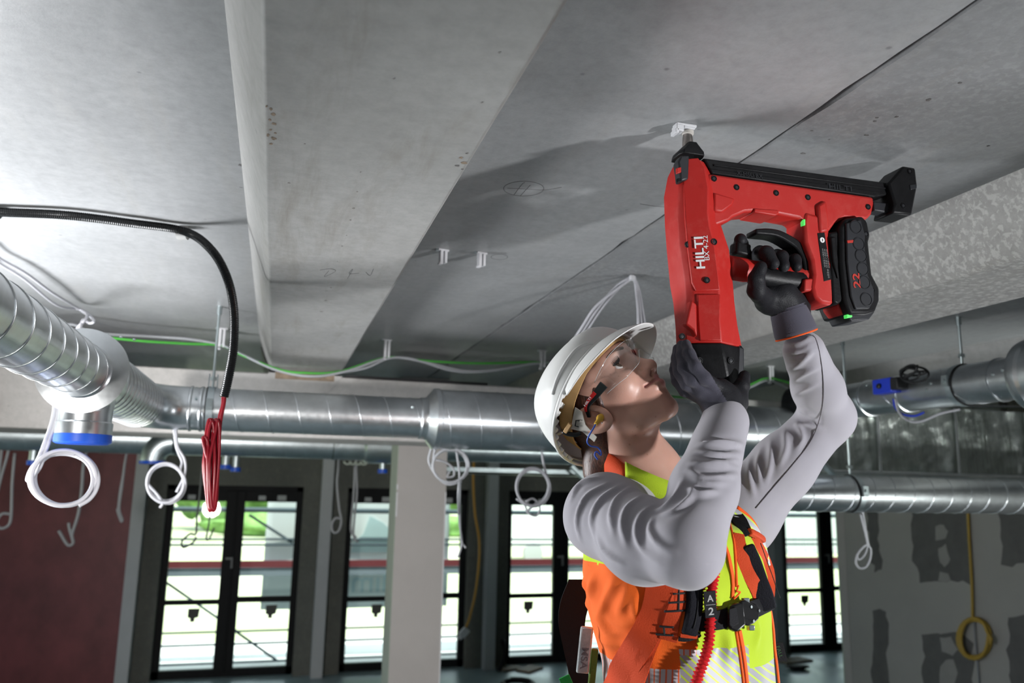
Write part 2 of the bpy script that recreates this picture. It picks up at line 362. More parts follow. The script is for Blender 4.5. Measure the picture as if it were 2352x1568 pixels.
O('girder_beam', MB().box((-6.0, 3.50, 2.385), (9.2, 3.9, 2.652)), M_GIRD, g, bevel=0.006)
O('bearing_pad', MB().box((-0.03, 3.496, 2.630), (0.215, 3.60, 2.668)), mat('rust_pad', (0.23, 0.17, 0.12), 0.8, var=0.4, vscale=20), g)
O('mortar_patch', MB().prism([(-0.06, 3.497, 2.655), (0.25, 3.497, 2.655), (0.21, 3.497, 2.60), (0.16, 3.497, 2.55), (-0.05, 3.497, 2.55)], (0, 0.02, 0)), M_GIRD, g)
O('gap_strip', MB().box((0.26, 3.494, 2.650), (0.90, 3.52, 2.662)), M_BLACKRUB, g)  # black strip drawn for the dark gap between ledge and slab
wl = MB().box((-6.2, -4.0, 2.25), (-6.0, 10.2, CZ+0.1)).box((-6.2, -4.0, 0), (-6.0, 10.2, 1.0))
for ya, yb_ in ((-4.0, 2.6), (4.6, 5.1), (7.1, 7.6), (9.4, 10.2)): wl.box((-6.2, ya, 1.0), (-6.0, yb_, 2.25))
O('wall_left', wl, M_PLAIN, smooth=0, kind='structure')
O('wall_rear', MB().box((-6.0, -4.0, 0), (9.2, -3.85, CZ+0.1)), M_PLAIN, smooth=0, kind='structure')
O('wall_far_right', MB().box((9.2, -4.0, 0), (9.4, 10.5, CZ+0.1)), M_PLAIN, smooth=0, kind='structure')

# back wall with its window openings
YB = 10.134
WX = [-1.18+2.0425*i for i in range(5)]; WW, WH = 1.52, 2.145
wb = MB(); WY0, WY1 = 10.02, 10.30
wb.box((-6.0, WY0, WH), (9.2, WY1, CZ))
xs = [-6.0]+[v for x in WX for v in (x, x+WW)]+[9.2]
for i in range(0, len(xs), 2): wb.box((xs[i], WY0, 0), (xs[i+1], WY1, WH))
O('wall_back', wb, M_WALL, smooth=0, kind='structure')
for i, x in enumerate(WX):
    wn = thing('window_%d' % (i+1), (x+WW/2, YB, 0), kind='structure')
    fw_, fd = 0.075, 0.07
    fr = MB().box((x, YB, 0), (x+fw_, YB+fd, WH)).box((x+WW-fw_, YB, 0), (x+WW, YB+fd, WH)).box((x, YB, WH-0.06), (x+WW, YB+fd, WH)).box((x, YB, 0), (x+WW, YB+fd, 0.09))
    O('window_frame', fr, M_FRAME, wn, bevel=0.004)
    O('transom_panel', MB().box((x+fw_, YB+0.015, WH-0.185), (x+WW-fw_, YB+0.06, WH-0.06)), M_FRAME, wn)
    mx = x+WW*0.50
    O('mullion', MB().box((mx-0.115, YB-0.005, 0.05), (mx+0.10, YB+0.065, WH-0.06)).box((mx-0.012, YB-0.022, 0.06), (mx+0.012, YB-0.004, WH-0.07)), M_FRAME, wn, bevel=0.004)
    rz = 0.815
    O('rail', MB().box((x+fw_, YB+0.005, rz-0.02), (mx-0.11, YB+0.06, rz+0.035)), M_FRAME, wn, bevel=0.003)
    O('rail', MB().box((mx+0.09, YB+0.005, rz-0.005), (x+WW-fw_, YB+0.06, rz+0.06)), M_FRAME, wn, bevel=0.003)
    for xa, xb, r_ in ((x+fw_, mx-0.11, rz), (mx+0.10, x+WW-fw_, rz+0.02)):
        for za, zb in ((0.09, r_-0.01), (r_+0.03, WH-0.185)):
            O('pane', MB().box((xa, YB+0.03, za), (xb, YB+0.036, zb)), M_GLASS, wn, smooth=0)
        cxm = (xa+xb)/2+RNG.uniform(-.05, .1)
        O('sticker', MB().prism([(cxm-.06, YB+.026, r_-.06), (cxm+.07, YB+.026, r_-.06), (cxm+.06, YB+.026, r_-.16), (cxm+.02, YB+.026, r_-.17), (cxm+.02, YB+.026, r_-.21), (cxm-.03, YB+.026, r_-.21), (cxm-.03, YB+.026, r_-.17), (cxm-.06, YB+.026, r_-.16)], (0, .003, 0)), mat('grey_sticker', (0.10, 0.10, 0.09), 0.7), wn)
        for q in (0.25, 0.62):
            lx = xa+(xb-xa)*q; O('label_tag', MB().box((lx, YB+0.012, WH-0.165), (lx+0.07+0.05*q, YB+0.0145, WH-0.118+0.02*q)), mat('paper_tag', (0.5, 0.52, 0.52), 0.7), wn)
    O('handle', MB().box((mx-0.008, YB-0.045, 1.20), (mx+0.012, YB-0.022, 1.33)).box((mx-0.07, YB-0.06, 1.30), (mx+0.012, YB-0.042, 1.325)), mat('handle_grey', (0.16, 0.17, 0.17), 0.4), wn, bevel=0.003)
for i in range(6):
    px = -1.51+2.0475*i
    O('trim_%d' % (i+1), MB().box((px, 9.86, 0), (px+0.135, 10.019, CZ)), M_WHITE, bevel=0.004, kind='structure')
rp = thing('red_panel_wall', (-3.5, 10.0, 0), 'dark red coated board wall left of the windows', 'panel')
for k, (xa, xb) in enumerate(((-5.98, -4.75), (-4.747, -3.15), (-3.147, -1.525))):
    O('panel', MB().box((xa, 9.98, 0.002), (xb, 10.018, CZ-0.002)), M_RED, rp, bevel=0.003)
col = thing('wall_column', (0.81, 4.74, 0), kind='structure')
O('plaster_face', MB().box((0.668, 4.60, 0), (0.952, 4.612, CZ)), M_PLASTER, col)
O('board_core', MB().box((0.666, 4.612, 0), (0.952, 4.88, CZ)), M_GREEN, col)
O('corner_bead', MB().box((0.6655, 4.5985, 2.02), (0.674, 4.6075, 2.155)).box((0.6655, 4.5985, 2.17), (0.674, 4.6075, 2.20)), M_CLIP, col)
O('corner_bead', MB().box((0.946, 4.5985, 0.5), (0.9535, 4.6075, 2.16)), M_CLIP, col)

# right-hand drywall partition with its filler patches
XR = 4.30
wr = thing('wall_right', (XR, 2.0, 0), kind='structure')
O('drywall', MB().box((XR, -3.84, 0), (XR+0.012, 5.478, CZ)), M_DRY, wr, smooth=0)
O('board_edge', MB().box((XR, 5.478, 0), (XR+0.15, 5.50, CZ)), M_GREEN, wr, smooth=0)
O('drywall_back', MB().box((XR+0.138, -3.84, 0), (XR+0.15, 5.478, CZ)), M_DRY, wr, smooth=0)
O('corner_bead', MB().box((XR-0.003, 5.40, 0), (XR, 5.478, CZ)), M_PLASTER, wr, smooth=0)
def patch(pts, m, th=0.003, jit=0.010):
    P = [onX(x, y, XR) for x, y in pts]; Q = []
    for i in range(len(P)):
        a, b = P[i], P[(i+1) % len(P)]; n = max(2, int(np.linalg.norm(b-a)/0.05))
        for k in range(n):
            p = a+(b-a)*k/n+np.array([0, RNG.normal(0, jit), RNG.normal(0, jit)]); p[0] = XR; Q.append(p)
    O('filler_patch', MB().prism([q for q in Q], (-th, 0, 0)), m, wr, smooth=0)
patch([(1984, 1100), (2014, 1100), (2018, 1180), (2018, 1270), (2026, 1305), (2012, 1312), (2002, 1290)], M_FILL)
patch([(2085, 1060), (2220, 1060), (2228, 1300), (2228, 1335), (2114, 1335), (2112, 1305), (2098, 1290)], M_FILL)
patch([(2285, 1040), (2500, 1040), (2520, 1310), (2303, 1296)], M_FILL)
patch([(2003, 1406), (2035, 1402), (2040, 1455), (2038, 1700), (2008, 1700)], M_FILL)
patch([(2120, 1455), (2190, 1450), (2232, 1480), (2240, 1700), (2124, 1700)], M_FILL)
patch([(2318, 1412), (2520, 1440), (2520, 1750), (2325, 1740)], M_FILL)
for pts in ([(2150, 1208), (2168, 1203), (2178, 1220), (2172, 1238), (2150, 1240)], [(2155, 1260), (2172, 1250), (2183, 1285), (2172, 1302), (2160, 1292)], [(2160, 1312), (2180, 1318), (2186, 1334), (2155, 1334)], [(2160, 1465), (2185, 1463), (2200, 1490), (2190, 1506), (2165, 1495)], [(2172, 1515), (2190, 1512), (2202, 1545), (2190, 1580), (2160, 1570), (2160, 1530)]):
    patch(pts, M_FILL2, 0.0045, 0.003)

# ------------------------------------------------------------------ outdoors
ground = O('ground', MB().box((-90, -40, -0.45), (120, 160, -0.30)), mat('dry_grass', (0.42, 0.50, 0.22), 0.9, var=0.3, vscale=0.25, col2=(0.58, 0.56, 0.46)), smooth=0, kind='structure')
O('terrace', MB().box((-7, 10.32, -0.28), (10, 12.6, -0.06)), mat('pale_slab', (0.62, 0.62, 0.60), 0.85, var=0.1, vscale=1.2), smooth=0, kind='structure')
M_SCAF = mat('scaffold_tube', (0.07, 0.10, 0.12), 0.5, 0.2); M_SCAFR = mat('red_toe_board', (0.24, 0.05, 0.06), 0.6)
YS = 11.15
def zline(y): return onY(520, y, YS)[2]
def rail(y, r, label, m=None, yy=YS):
    z = onY(520, y, yy)[2]
    O('scaffold_rail', MB().tube([(-4.5, yy, z), (9.0, yy, z)], r, 8), m or M_SCAF, label=label, cat='scaffold rail', group='scaffold rails outside the windows')
rail(1170, 0.032, 'thick grey scaffold tube highest outside the windows')
rail(1238, 0.015, 'upper thin scaffold guard rail of the close pair outside')
rail(1251, 0.015, 'lower thin scaffold guard rail of the close pair outside')
rail(1450, 0.014, 'thin balustrade rail outside, highest of the three below the window rail')
rail(1479, 0.014, 'thin balustrade rail outside, middle of the three below the window rail')
rail(1522, 0.014, 'thin balustrade rail outside, lowest one near the floor')
za, zb = zline(1303), zline(1287)
O('toe_board', MB().box((-4.5, YS-0.05, za), (9, YS-0.025, zb)), M_SCAFR, label='dark red scaffold toe board running past all windows', cat='toe board')
O('scaffold_deck', MB().box((-4.5, YS-0.04, zline(1322)), (9, YS+0.25, za-0.004)), mat('deck_grey', (0.30, 0.36, 0.42), 0.6), label='grey scaffold deck under the red toe board', cat='scaffold deck')
for (a, b, lb) in (((572, 1182), (672, 1246), 'diagonal scaffold brace in the upper right pane of the first window'), ((383, 1338), (545, 1450), 'diagonal scaffold brace crossing the left panes of the first window'), ((538, 1447), (665, 1537), 'diagonal scaffold brace low in the right sash of the first window')):
    O('scaffold_brace', MB().tube([onY(a[0], a[1], YS+0.03), onY(b[0], b[1], YS+0.03)], 0.017, 8), M_SCAF, label=lb, cat='scaffold brace')
for px, lb in ((-2.25, 'left'), (2.62, 'middle'), (6.78, 'right')):
    O('scaffold_post', MB().tube([(px, YS+0.1, -0.3), (px, YS+0.1, 4.5)], 0.024, 8).lathe([(0.06, 0), (0.06, 0.01)], (px, YS+0.1, -0.3)), M_SCAF, label={'left': 'upright scaffold post outside behind the red board wall', 'middle': 'upright scaffold post outside near the yellow cable', 'right': 'upright scaffold post outside beside the rightmost window'}[lb], cat='scaffold post')
bn = thing('mesh_banner', (2.2, 11.285, 0.3), 'pale mesh banner with blue-green picture and lettering seen from behind', 'banner')
bx0, bx1 = onY(612, 1200, 11.285)[0], onY(1032, 1200, 11.285)[0]; bz0, bz1 = onY(700, 1398, 11.285)[2], 3.2
sh = MB(); nx = 26; rows = []
for j in range(9):
    z = bz0+(bz1-bz0)*j/8; rows.append([(bx0+(bx1-bx0)*i/nx, 11.285+0.006*math.sin(i*0.9+j*0.4), z) for i in range(nx+1)])
sh.rings(rows, closed_ring=False, caps=False)
O('sheet', sh, mat('banner_mesh', (0.84, 0.90, 0.90), 0.8), bn, solid=0.004)
pz = onY(800, 1260, 11.58)[2]
O('printed_picture', MB().prism([onY(806, 1268, 11.270), onY(900, 1268, 11.270), onY(905, 1225, 11.270), onY(880, 1200, 11.270), onY(850, 1185, 11.270), onY(835, 1225, 11.270), onY(815, 1245, 11.270)], (0, 0.003, 0)), mat('banner_teal', (0.55, 0.74, 0.76), 0.8), bn)
def text_part(name, body, size, M4, material, parent, extrude=0.001, align='CENTER', spacing=1.0, bold=False):
    cu = bpy.data.curves.new(name, 'FONT'); cu.body = body; cu.size = size; cu.extrude = extrude; cu.align_x = align; cu.align_y = 'CENTER'; cu.space_character = spacing
    if bold: cu.offset = size*0.022
    to = bpy.data.objects.new(name+'_tmp', cu); COL.objects.link(to)
    dg = bpy.context.evaluated_depsgraph_get(); me = bpy.data.meshes.new_from_object(to.evaluated_get(dg))
    bpy.data.objects.remove(to); bpy.data.curves.remove(cu)
    me.transform(M4)
    mb = MB(); mb.v = [tuple(v.co) for v in me.vertices]; mb.f = [tuple(p.vertices) for p in me.polygons]
    bpy.data.meshes.remove(me)
    return O(name, mb, material, parent, smooth=0)
p = onY(850, 1337, 11.270)
text_part('lettering', 'klima', 0.42, Matrix(((-1, 0, 0, p[0]), (0, 0, 1, p[1]), (0, 1, 0, p[2]), (0, 0, 0, 1))), mat('banner_print', (0.60, 0.76, 0.80), 0.8), bn, 0.001)
# trees along the field, a hedge bank, a parked white van and a site container
M_LEAF = mat('leaves', (0.16, 0.30, 0.08), 0.8, var=0.5, vscale=1.5, detail=6); M_TRUNK = mat('bark', (0.16, 0.12, 0.08), 0.9)
def blob(c, r, seed, sub=3):
    bm = bmesh.new(); bmesh.ops.create_icosphere(bm, subdivisions=sub, radius=1.0)
    mb = MB(); c = np.array(c); r = np.array(r)
    vs_ = []
    for v in bm.verts:
        n_ = mnoise.fractal(Vector(v.co)*2.3+Vector((seed, seed*2, 0)), 1.0, 2.0, 4); vs_.append(c+np.array(v.co)*r*(1+0.30*n_))
    mb.add(vs_, [tuple(v.index for v in f.verts) for f in bm.faces]); bm.free(); return mb
tl = ['broad green tree at the field edge, first from the left', 'rounded green tree at the field edge, second from the left', 'tall green tree at the field edge behind the banner', 'green tree at the field edge beyond the plaster column', 'dense green tree at the field edge in the third window', 'green tree at the field edge far right of the worker']
for i, (tx, ty, h) in enumerate(((-9.5, 44, 7), (-2.6, 45, 8), (4.4, 43, 9), (11.4, 45, 7.5), (18.4, 44, 8), (34, 46, 8))):
    t = thing('tree', (tx, ty, -0.3), tl[i], 'tree', 'trees along the field')
    O('trunk', MB().tube([(tx, ty, -0.3), (tx+0.1, ty, 1.2), (tx, ty, 3)], [0.28, 0.22, 0.16], 8), M_TRUNK, t)
    O('crown', blob((tx, ty, h*0.52), (3.2, 2.4, h*0.5), i*3.1, 4), M_LEAF, t, smooth=180)
hl = ['low hedge at the field edge on the left', 'low hedge at the field edge in the middle', 'low hedge at the field edge on the right']
for i, hx in enumerate((-12.5, 4, 21)):
    O('hedge', blob((hx, 40, 0.1), (6.3, 1.0, 0.85), 20+i, 4), M_LEAF, smooth=180, label=hl[i], cat='hedge', group='hedges along the field')
van = thing('parked_van', (9.6, 27, -0.3), 'white van parked outside, in the third window', 'van')
O('body', MB().prism([(7.5, 26, 0.2), (12.2, 26, 0.2), (12.2, 26, 1.0), (11.6, 26, 1.15), (10.9, 26, 1.95), (7.6, 26, 2.0)], (0, 1.9, 0)), mat('van_white', (0.75, 0.75, 0.75), 0.3), van, bevel=0.06)
O('windscreen', MB().prism([(10.95, 25.98, 1.2), (11.5, 25.98, 1.2), (10.9, 25.98, 1.85), (10.3, 25.98, 1.85), (10.3, 25.98, 1.2)], (0, 0.03, 0)), M_FRAME, van)
for wx in (8.4, 11.3): O('wheel', MB().lathe([(0.2, 0), (0.33, 0.02), (0.33, 0.2), (0.2, 0.22)], (wx, 25.95, 0.03), (0, 1, 0), 18), mat('wheel_grey', (0.35, 0.35, 0.36), 0.6), van)
ct = thing('site_container', (20, 30, -0.3), 'grey site container standing outside, seen in the rightmost window', 'container')
O('shell', MB().box((17.5, 29, -0.3), (23.5, 31.4, 2.3)), mat('container_grey', (0.5, 0.52, 0.53), 0.5), ct, bevel=0.03)
for k in range(14): O('rib', MB().box((17.7+k*0.42, 28.97, -0.1), (17.85+k*0.42, 29.0, 2.15)), MATS['container_grey'], ct)
# ------------------------------------------------------------------ ventilation ducts
def duct_pipe(P0, P1, r, parent, pitch=0.105, m=None, name='pipe', seamr=0.0015, phase=0.0, hand=1):
    P0 = np.array(P0, float); P1 = np.array(P1, float); d = P1-P0; L = np.linalg.norm(d); d /= L
    ob = O(name, MB().lathe([(r, 0), (r, L)], P0, d, 56, caps=False), m or M_GALV, parent, smooth=180)
    a = np.array([0, 0, 1.0]); u = np.cross(a, d); u /= np.linalg.norm(u); w = np.cross(d, u)
    n = int(L/pitch*40); pts = []
    for i in range(n+1):
        s = L*i/n; t = hand*2*math.pi*(s/pitch)+phase; pts.append(P0+d*s+(u*math.cos(t)+w*math.sin(t))*(r+0.0006))
    O('seam', MB().tube(pts, seamr, 5), m or M_GALV, ob, smooth=180)
    return ob
def elbow(c, r, R, a, b, parent, m=None, n=14, name='elbow'):
    """quarter bend: c corner point of the two axes, a and b unit directions leaving the corner"""
    c, a, b = map(lambda q: np.array(q, float), (c, a, b)); O_ = c+a*R+b*R; pts = []
    for i in range(n+1):
        t = math.pi/2*i/n; pts.append(O_-b*R*math.cos(t)-a*R*math.sin(t))
    ob = O(name, MB().tube(pts, r, 40, caps=False), m or M_GALV, parent, smooth=180); return ob, pts
def collar(c, ax, r, parent, w=0.006, m=None, name='collar'):
    return O(name, MB().lathe([(r, -w), (r+0.004, -w*0.6), (r+0.004, w*0.6), (r, w)], c, ax, 48), m or M_GALV, parent, smooth=60)
def screw(c, ax, parent, r=0.005, m=None):
    return O('screw', MB().lathe([(r, 0), (r, 0.002), (r*0.6, 0.004)], c, ax, 8), m or M_ZINC, parent)

XL, ZL, YM = -0.45, 2.447, 3.0
d1 = thing('ventilation_duct', (0.3, YM, ZL-0.11), 'large galvanised spiral duct with tee and elbow, running along the concrete girder', 'duct')
duct_pipe((XL, -3.8, ZL), (XL, 2.06, ZL), 0.062, d1, 0.098, phase=1.6)
O('tee_flange', MB().lathe([(0.062, -0.012), (0.066, -0.008), (0.100, 0.0), (0.1005, 0.012), (0.094, 0.020), (0.094, 0.034), (0.084, 0.036)], (XL, 2.05, ZL), (0, 1, 0), 56, caps=False), M_GALV, d1, smooth=30)
duct_pipe((XL, 2.08, ZL), (XL, 2.86, ZL), 0.080, d1, 0.052, phase=1.2)
tb = np.array([XL+0.005, 2.115, ZL-0.06])
O('tee_branch', MB().lathe([(0.062, 0), (0.058, 0.03), (0.058, 0.055), (0.0615, 0.058), (0.0615, 0.085), (0.059, 0.088), (0.059, 0.10)], tb, (0, 0, -1), 40), M_GALV, d1, smooth=35)
O('blue_cap', MB().lathe([(0.0600, 0.083), (0.0622, 0.086), (0.0622, 0.104), (0.056, 0.108)], tb, (0, 0, -1), 40), M_BLUE, d1, label='blue end cap', smooth=35)
eb, _ = elbow((XL, YM, ZL), 0.0765, 0.14, (0, -1, 0), (1, 0, 0), d1)
duct_pipe((XL+0.14, YM, ZL), (0.52, YM, ZL), 0.0755, d1, 0.108, phase=0.3)
collar((XL+0.15, YM, ZL), (1, 0, 0), 0.0755, d1); collar((XL+0.185, YM, ZL), (1, 0, 0), 0.0755, d1)
O('reducer', MB().lathe([(0.0755, -0.05), (0.079, -0.045), (0.079, -0.03), (0.082, -0.022), (0.108, -0.002), (0.1165, 0.004), (0.1165, 0.022), (0.113, 0.026)], (0.555, YM, ZL), (1, 0, 0), 56, caps=False), M_GALV, d1, smooth=30)
duct_pipe((0.58, YM, ZL), (2.10, YM, ZL), 0.113, d1, 0.118, phase=2.0)
for q in range(5): screw((XL-0.02+0.03*q, 2.075, ZL+0.0945-0.004*abs(q-1)), (0, 0, 1), d1, 0.004)
screw((XL+0.17, YM-0.074, ZL+0.03), (0, -1, 0), d1); screw((0.47, YM-0.07, ZL+0.035), (0, -1, 0), d1)
def hanger(name, x, y, ztop, zc, r, label, axis='x', bracket=True):
    h = thing(name, (x, y, zc), label, 'pipe hanger')
    O('rod', MB().tube([(x, y, zc+r), (x, y, ztop)], 0.005, 8), M_ZINC, h)
    O('nut', MB().lathe([(0.012, 0), (0.012, 0.012)], (x, y, zc+r+0.028), (0, 0, 1), 6), M_ZINC, h)
    O('anchor', MB().lathe([(0.009, 0), (0.009, 0.03)], (x, y, ztop-0.03), (0, 0, 1), 8), M_ZINC, h)
    ax = (1, 0, 0) if axis == 'x' else (0, 1, 0)
    O('clamp', MB().lathe([(r+0.001, -0.011), (r+0.005, -0.011), (r+0.005, 0.011), (r+0.001, 0.011), (r+0.001, -0.011)], (x, y, zc), ax, 48, caps=False), M_GALV2, h, smooth=40)
    O('rubber_liner', MB().lathe([(r+0.001, -0.016), (r+0.004, -0.016), (r+0.004, -0.011), (r+0.001, -0.011)], (x, y, zc), ax, 48, caps=False), M_BLACKRUB, h, smooth=40)
    if axis == 'x':
        O('bolt', MB().lathe([(0.007, 0), (0.007, 0.022)], (x, y-r-0.022, zc+0.01), (0, 1, 0), 8).box((x-0.011, y-r-0.016, zc-0.01), (x+0.011, y-r, zc+0.03)), M_ZINC, h)
    else:
        O('bolt', MB().lathe([(0.007, 0), (0.007, 0.022)], (x-r-0.022, y, zc+0.01), (1, 0, 0), 8).box((x-r-0.016, y-0.011, zc-0.01), (x-r, y+0.011, zc+0.03)), M_ZINC, h)
    if bracket:
        O('bracket', MB().box((x-0.016, y-0.004, zc+r-0.004), (x-0.012, y+0.004, zc+r+0.05)).box((x+0.012, y-0.004, zc+r-0.004), (x+0.016, y+0.004, zc+r+0.05)).box((x-0.016, y-0.01, zc+r), (x+0.016, y+0.01, zc+r+0.005)), M_GALV2, h)
    return h
hanger('pipe_hanger', XL+0.215, YM, CZ, ZL, 0.0755, 'threaded rod hanger clamping the large duct beside the red wires')

# second duct, further back
Y2, Z2 = 5.5, 2.452
d2 = thing('ventilation_duct', (0, Y2, Z2), 'long galvanised spiral duct hanging behind the girder, blue cap on its bend', 'duct')
duct_pipe((-5.9, Y2, Z2), (0.56, Y2, Z2), 0.097, d2, 0.125, M_GALV2)
O('sleeve', MB().lathe([(0.097, -0.02), (0.118, 0.0), (0.118, 0.30), (0.097, 0.32)], (0.575, Y2, Z2), (1, 0, 0), 48, caps=False), M_GALV2, d2, smooth=30)
duct_pipe((0.85, Y2, Z2), (4.2, Y2, Z2-0.0), 0.088, d2, 0.12, M_GALV2)
ex = -0.735
e2, _ = elbow((ex, Y2-0.10, Z2-0.02), 0.075, 0.11, (1, 0, 0), (0, 0, -1), d2, M_GALV2)
O('cap_ring', MB().lathe([(0.077, 0), (0.077, 0.012)], (ex, Y2-0.10, Z2-0.128), (0, 0, -1), 32), M_GALV2, d2)
O('blue_cap', MB().lathe([(0.078, 0), (0.078, 0.018), (0.07, 0.02)], (ex, Y2-0.10, Z2-0.140), (0, 0, -1), 32), M_BLUE, d2, label='blue end cap')
for q in range(4):
    O('flex_ring', MB().tube([(0.455+q*0.035+0.022*math.sin(t), Y2-0.05, Z2-0.112-0.016*math.cos(t)) for t in np.linspace(-1.8, 1.8, 10)], 0.006, 6), M_GREEN, d2)
hanger('pipe_hanger', 0.37, Y2, CZ, Z2, 0.097, 'threaded rod hanger on the far duct left of the plaster column')
hanger('pipe_hanger', -0.60, Y2, CZ, Z2, 0.097, 'threaded rod hanger on the far duct beside its downward bend')
ctr = thing('cable_tray', (2.6, 5.85, 2.285), 'flat galvanised cable tray under the far duct', 'cable tray')
O('tray', MB().box((1.15, 5.75, 2.285), (4.2, 5.95, 2.30)).box((1.15, 5.75, 2.285), (4.2, 5.758, 2.33)), M_GALV2, ctr)
for hx in (1.3, 2.7, 4.1): O('rod', MB().tube([(hx, 5.85, 2.30), (hx, 5.85, CZ)], 0.005, 6), M_ZINC, ctr)
O('steel_brace', MB().bar(onY(1312, 1070, 5.6), onY(1420, 1180, 5.6), 0.05, 0.02), M_GALV2, label='slanted galvanised brace behind the hard hat', cat='brace')
for k, (bx, by) in enumerate(((518, 1068), (541, 1074), (75, 1058), (879, 1078), (1010, 1062))):
    p = onY(bx, by, 5.5)
    t = thing('nozzle', p, ['small blue capped nozzle beyond the red wires, left of a pair', 'small blue capped nozzle beyond the red wires, right of a pair', 'small blue capped nozzle in front of the red wall', 'small blue capped nozzle left of the plaster column', 'blue capped nozzle right of the plaster column'][k], 'nozzle', 'blue capped nozzles')
    O('neck', MB().lathe([(0.024, 0), (0.024, 2.372-p[2])], p, (0, 0, 1), 16), M_GALV2, t)
    O('blue_cap', MB().lathe([(0.033, -0.025), (0.033, 0.002)], p, (0, 0, 1), 16), M_BLUE, t)

# duct on the right running back, with damper actuator
XA, ZA, RA = 2.28, 2.577, 0.070
d3 = thing('ventilation_duct', (XA, 2.2, ZA-RA), 'galvanised duct at upper right with blue damper actuator and rod hanger', 'duct')
duct_pipe((XA, 1.955, ZA), (XA, 2.86, ZA), RA, d3, 0.31, phase=1.0, seamr=0.0014)
O('flange', MB().lathe([(RA, 0.06), (RA+0.003, 0.05), (RA+0.003, 0.02), (0.115, 0.012), (0.118, 0.0), (0.118, -0.02), (0.112, -0.03), (0.112, -5.7)], (XA+0.01, 1.935, ZA), (0, 1, 0), 56, caps=False), M_GALV, d3, smooth=30)
elbow((XA, 3.0, ZA), RA, 0.14, (0, -1, 0), (-1, 0, 0), d3)
for yy in (2.46, 2.66, 2.05): collar((XA, yy, ZA), (0, 1, 0), RA, d3, 0.005)
for yy, zz in ((2.50, 0.03), (2.30, -0.01), (2.28, 0.012), (2.02, 0.01), (2.62, 0.045), (1.985, 0.02)): screw((XA-math.sqrt(RA*RA-zz*zz), yy, ZA+zz), (-1, 0, 0), d3, 0.006)
hanger('pipe_hanger', XA, 2.205, CZ, ZA, RA, 'threaded rod hanger with black lined clamp on the upper right duct', axis='y', bracket=False)
# actuator
ac = thing('damper_actuator', onY(2040, 905, 2.40), 'blue damper actuator box with coiled black cable on the right duct', 'actuator')
p = onX(2040, 887, XA-RA-0.012)
O('housing', MB().box((p[0]-0.03, p[1]-0.050, p[2]-0.028), (p[0]+0.02, p[1]+0.050, p[2]+0.028)), mat('actuator_blue', (0.02, 0.05, 0.52), 0.4), ac, bevel=0.004)
O('cover', MB().box((p[0]-0.034, p[1]-0.085, p[2]-0.020), (p[0]+0.02, p[1]-0.047, p[2]+0.024)), mat('actuator_black', (0.015, 0.015, 0.016), 0.5), ac, bevel=0.004)
O('knob', MB().lathe([(0.010, 0), (0.010, 0.008), (0.007, 0.01)], (p[0]-0.030, p[1]+0.01, p[2]), (-1, 0, 0), 14), MATS['actuator_black'], ac)
O('bracket', MB().box((p[0]-0.01, p[1]+0.05, p[2]-0.015), (p[0]+0.012, p[1]+0.075, p[2]+0.01)), M_ZINC, ac)
c = onX(2105, 858, XA-0.10); pts = []
for i in range(130):
    t = i/129*2*math.pi*4.3; rr = 1+0.18*math.sin(t*0.37); pts.append((c[0]+0.02*math.sin(t*0.5)-0.02, c[1]+0.048*rr*math.cos(t), c[2]+0.017*rr*math.sin(t)+0.012*math.cos(t*0.7)))
O('cable_coil', MB().tube(pts, 0.0042, 7), M_BLACKRUB, ac, smooth=180)
O('blue_lead', MB().tube(catmull([onX(*q, XA-RA-0.02) for q in ((2052, 915), (2056, 935), (2072, 950), (2100, 955), (2122, 947))], 6), 0.004, 7), mat('blue_lead', (0.02, 0.05, 0.50), 0.4), ac, smooth=180)
O('white_lead', MB().tube(catmull([onX(*q, XA-RA-0.03) for q in ((2056, 915), (2064, 945), (2085, 965), (2115, 968), (2160, 950), (2205, 940))], 6), 0.0042, 7), M_CABLE, ac, smooth=180)

# low duct at right, foil-wrapped duct above it
d4 = thing('ventilation_duct', (2.3, 2.7, 2.12), 'galvanised spiral duct crossing at shoulder height on the right', 'duct')
duct_pipe((1.35, 2.7, 2.197), (4.295, 2.7, 2.197), 0.0705, d4, 0.093, phase=0.9, hand=-1)
O('end_cap', MB().lathe([(0.0725, 0), (0.0725, 0.02), (0.066, 0.024)], (1.37, 2.7, 2.197), (-1, 0, 0), 40), M_GALV, d4)
hanger('pipe_hanger', 2.19, 2.7, CZ-0.0, 2.197, 0.0705, 'long threaded rod hanger clamping the low duct at right', bracket=False)
d5 = thing('foil_duct', (3.4, 3.3, 2.3), 'rectangular duct wrapped in crinkled silver foil behind the round ducts', 'duct')
fm = MB(); nx, nz = 70, 16
for (ya, flip) in ((3.16, 1),):
    rows = []
    for j in range(nz+1):
        z = 2.300+0.32*j/nz
        rows.append([(2.40+1.88*i/nx, ya+0.010*mnoise.noise((i*0.9, j*0.25, 3.3))+0.006*mnoise.noise((i*2.1, j*0.8, 1.3)), z+0.004*mnoise.noise((i*0.7, j, 5))) for i in range(nx+1)])
    fm.rings(rows, closed_ring=False, caps=False)
O('foil_face', fm, M_FOIL, d5, smooth=180)
O('foil_body', MB().box((2.395, 3.168, 2.296), (4.29, 3.46, 2.62)), M_FOIL, d5, bevel=0.012)
O('corner_strip', MB().box((2.39, 3.150, 2.290), (4.29, 3.17, 2.304)), M_GALV, d5, bevel=0.003)
for q in (2.72, 3.18, 3.62): O('tape_band', MB().box((q, 3.146, 2.30), (q+0.012, 3.150, 2.62)), M_GALV, d5)
O('strut_channel', MB().box((2.0, 3.10, 2.255), (4.29, 3.14, 2.285)), M_GALV2, label='galvanised strut channel under the foil duct', cat='strut')
